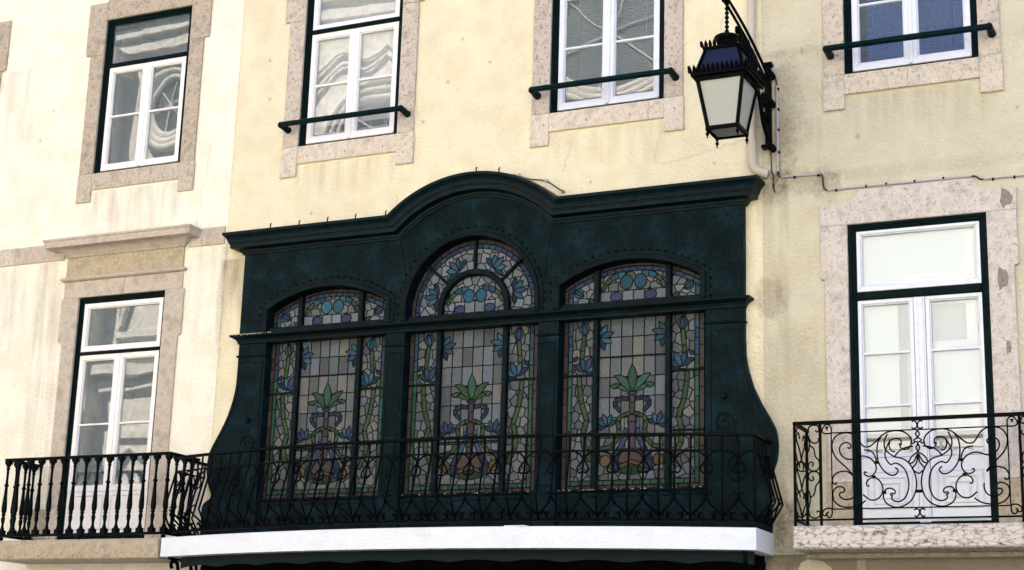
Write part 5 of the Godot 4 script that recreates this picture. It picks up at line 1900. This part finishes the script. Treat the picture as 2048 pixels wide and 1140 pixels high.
func build_opposite():
	var zf := 17.2
	var at := Vector3(-20, 0, zf)
	var o := thing("ornate_facade", "pale ornate stone facade with oval windows mirrored in the upper panes", "building", at)
	var b := MB.new(at)
	b.box(Vector3(-44, 0, zf), Vector3(-1.0, 20, zf + 4))
	put("wall", b, M.church, o)
	b = MB.new(at)
	b.box(Vector3(-1.0, 0, zf + 0.3), Vector3(-0.45, 22, zf + 2))
	put("side_wall", b, M.church_brown, o)
	for e in [[8.6, 0.18], [8.95, 0.4], [9.35, 0.25], [17.3, 0.2], [17.7, 0.32], [18.05, 0.5], [4.6, 0.2], [12.6, 0.12]]:
		b = MB.new(at)
		b.box(Vector3(-44, e[0], zf - e[1]), Vector3(-1.0, e[0] + 0.22, zf + 0.1))
		put("string_course", b, M.church, o)
	for x in [-38.0, -33.0, -27.0, -22.5, -19.35, -14.8, -8.6, -2.4]:
		b = MB.new(at)
		b.box(Vector3(x - 0.45, 0, zf - 0.6), Vector3(x + 0.45, 17.29, zf + 0.1))
		b.box(Vector3(x - 0.62, 16.6, zf - 0.75), Vector3(x + 0.62, 17.29, zf + 0.1))
		b.box(Vector3(x - 0.62, 8.0, zf - 0.7), Vector3(x + 0.62, 8.59, zf + 0.1))
		put("pier", b, M.church, o)
	for c in [[-17.35, 15.75, 0.62, 0.80], [-5.6, 15.9, 1.55, 1.35], [-11.3, 14.2, 1.2, 1.0], [-24.8, 15.0, 0.9, 1.2], [-30.0, 15.0, 1.2, 1.4]]:
		b = MB.new(at)
		var p := PackedVector2Array()
		for i in 28:
			p.append(Vector2(c[0] + c[2] * cos(TAU * i / 28), c[1] + c[3] * sin(TAU * i / 28)))
		b.prism(p, zf - 0.03, zf + 0.05, 0.0, true)
		var w := put("oval_window", b, M.church_dark, o)
		b = MB.new(at)
		for k in 3:
			hoop(b, Vector3(c[0], c[1], zf - 0.1 - 0.06 * k), c[2] + 0.16 * k, c[3] + 0.16 * k, 0.10)
		for k in 3:
			var d := Vector3(cos(k * PI / 3 + 0.3) * c[2], sin(k * PI / 3 + 0.3) * c[3], 0)
			b.tube([Vector3(c[0], c[1], zf - 0.07) - d, Vector3(c[0], c[1], zf - 0.07) + d], 0.022, 5)
		put("frame", b, M.church, w)
		# curling mouldings round the window
		for s in [-1, 1]:
			for k in 2:
				b = MB.new(at)
				var g := 1.0 + 0.14 * k
				b.tube(spline([Vector3(c[0] + s * 1.9 * g, c[1] - 2.6, zf - 0.05), Vector3(c[0] + s * 1.5 * g, c[1] - 2.0 * g, zf - 0.08), Vector3(c[0] + s * 2.2 * g, c[1] - 0.6, zf - 0.08), Vector3(c[0] + s * 2.1 * g, c[1] + 0.9, zf - 0.08), Vector3(c[0] + s * 1.2 * g, c[1] + 1.9 * g, zf - 0.08), Vector3(c[0] + s * 0.5, c[1] + 1.75 * g, zf - 0.08), Vector3(c[0], c[1] + 2.05 * g, zf - 0.05)], 5), 0.045, 6)
				put("curled_moulding", b, M.church, o)
	for x in [-17.3, -11.6, -5.6, -24.8]:
		for r in [[6.2, 7.6], [9.9, 12.0]]:
			b = MB.new(at)
			b.ring(x - 1.2, r[0], x + 1.2, r[1], [0.16, 0.16, 0.16, 0.16], zf - 0.12, zf + 0.05)
			b.tube(spline([Vector3(x - 1.0, r[0] + 0.3, zf - 0.08), Vector3(x - 0.5, r[1] - 0.4, zf - 0.1), Vector3(x, r[1] - 0.6, zf - 0.1), Vector3(x + 0.5, r[1] - 0.4, zf - 0.1), Vector3(x + 1.0, r[0] + 0.3, zf - 0.08)], 5), 0.07, 6)
			put("panel_frame", b, M.church, o)
		b = MB.new(at)
		b.box(Vector3(x - 0.8, 0.3, zf - 0.04), Vector3(x + 0.8, 4.2, zf + 0.05))
		put("doorway", b, M.church_dark, o)
	at = Vector3(8, 0, zf)
	o = thing("white_house", "plain white house across the street mirrored in the balcony door", "building", at)
	b = MB.new(at)
	b.box(Vector3(-0.44, 0, zf + 0.2), Vector3(22, 12.6, zf + 8))
	put("wall", b, M.house_white, o)
	b = MB.new(at)
	b.box(Vector3(6.5, 12.6, zf + 0.4), Vector3(22, 20, zf + 8))
	put("tall_part", b, M.house_white, o)
	for x in [2.6, 5.6, 8.6, 11.6, 14.6, 17.6]:
		for y in [1.0, 5.2, 9.0]:
			b = MB.new(at)
			b.box(Vector3(x - 0.55, y, zf + 0.15), Vector3(x + 0.55, y + 2.1, zf + 0.21))
			var w := put("window", b, M.blue_grey, o)
			b = MB.new(at)
			b.ring(x - 0.7, y - 0.12, x + 0.7, y + 2.25, [0.15, 0.15, 0.15, 0.15], zf + 0.08, zf + 0.22)
			put("frame", b, M.house_white, w)


func _ready():
	# camera: standing in the street to one side, looking up and across
	var cam := Camera3D.new()
	cam.name = "camera"
	cam.transform = Transform3D(Basis(Vector3(0.9063203, 0.02964, -0.4215506), Vector3(0.0776751, 0.9688574, 0.2351212), Vector3(0.4153914, -0.2458392, 0.8757928)).orthonormalized(), Vector3(7.0, 1.6, 14.0))
	cam.fov = 19.6193
	cam.near = 0.1
	cam.far = 900.0
	add_child(cam)
	# clear sky; the sun stands behind the house, so this front lies in open shade facing sunlit walls
	var we := WorldEnvironment.new()
	we.name = "environment"
	var env := Environment.new()
	var sky := Sky.new()
	var sm := ProceduralSkyMaterial.new()
	sm.sky_top_color = Color(0.10, 0.25, 0.68)
	sm.sky_horizon_color = Color(0.62, 0.74, 0.88)
	sm.sky_curve = 0.14
	sm.ground_bottom_color = Color(0.3, 0.29, 0.27)
	sm.ground_horizon_color = Color(0.55, 0.55, 0.54)
	sm.energy_multiplier = 0.55
	sky.sky_material = sm
	env.sky = sky
	env.background_mode = Environment.BG_SKY
	env.background_energy_multiplier = 1.0
	env.tonemap_mode = Environment.TONE_MAPPER_LINEAR
	env.tonemap_exposure = 4.9
	env.sdfgi_enabled = true
	env.ssao_enabled = true
	env.ssil_enabled = true
	we.environment = env
	add_child(we)
	var sun := DirectionalLight3D.new()
	sun.name = "sun"
	sun.light_energy = 1.6
	sun.light_color = Color(1.0, 0.96, 0.89)
	sun.light_angular_distance = 0.5
	sun.shadow_enabled = true
	sun.look_at_from_position(Vector3(-6.0, 15.6, -12.4), Vector3.ZERO)
	add_child(sun)

	rng.seed = 77
	make_materials()
	build_walls()
	build_opposite()
	build_bay()
	upper_window(UPPER[0], "stone-framed window mostly out of the frame beyond the wide brown-stone one", M.stone_tan, M.stone_tan_b, 0)
	upper_window(UPPER[1], "white casement window with a frameless upper light in brownish stone, without guard bar", M.stone_tan, M.stone_tan_b, 0)
	upper_window(UPPER[2], "white casement window with a pale cord-lined blind, above the end of the bay cornice", M.stone_pink, M.stone_pale, 1)
	upper_window(UPPER[3], "white casement window with grey slatted blind, between bay arch and lantern", M.stone_pink_b, M.stone_pale, 2)
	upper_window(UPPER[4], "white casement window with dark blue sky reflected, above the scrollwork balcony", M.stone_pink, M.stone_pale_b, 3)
	balcony_door_plain()
	balcony_door_white()
	build_baluster_balcony()
	build_bay_balcony()
	build_scroll_balcony()
	build_stained_glass()
	guard_bar(UPPER[2], "chipped green guard bar across the window with the pale cord-lined blind")
	guard_bar(UPPER[3], "dark green guard bar across the window beside the lantern")
	guard_bar(UPPER[4], "dark green guard bar across the blue-reflecting window over the scrollwork balcony")
	build_lantern()
	build_lines()
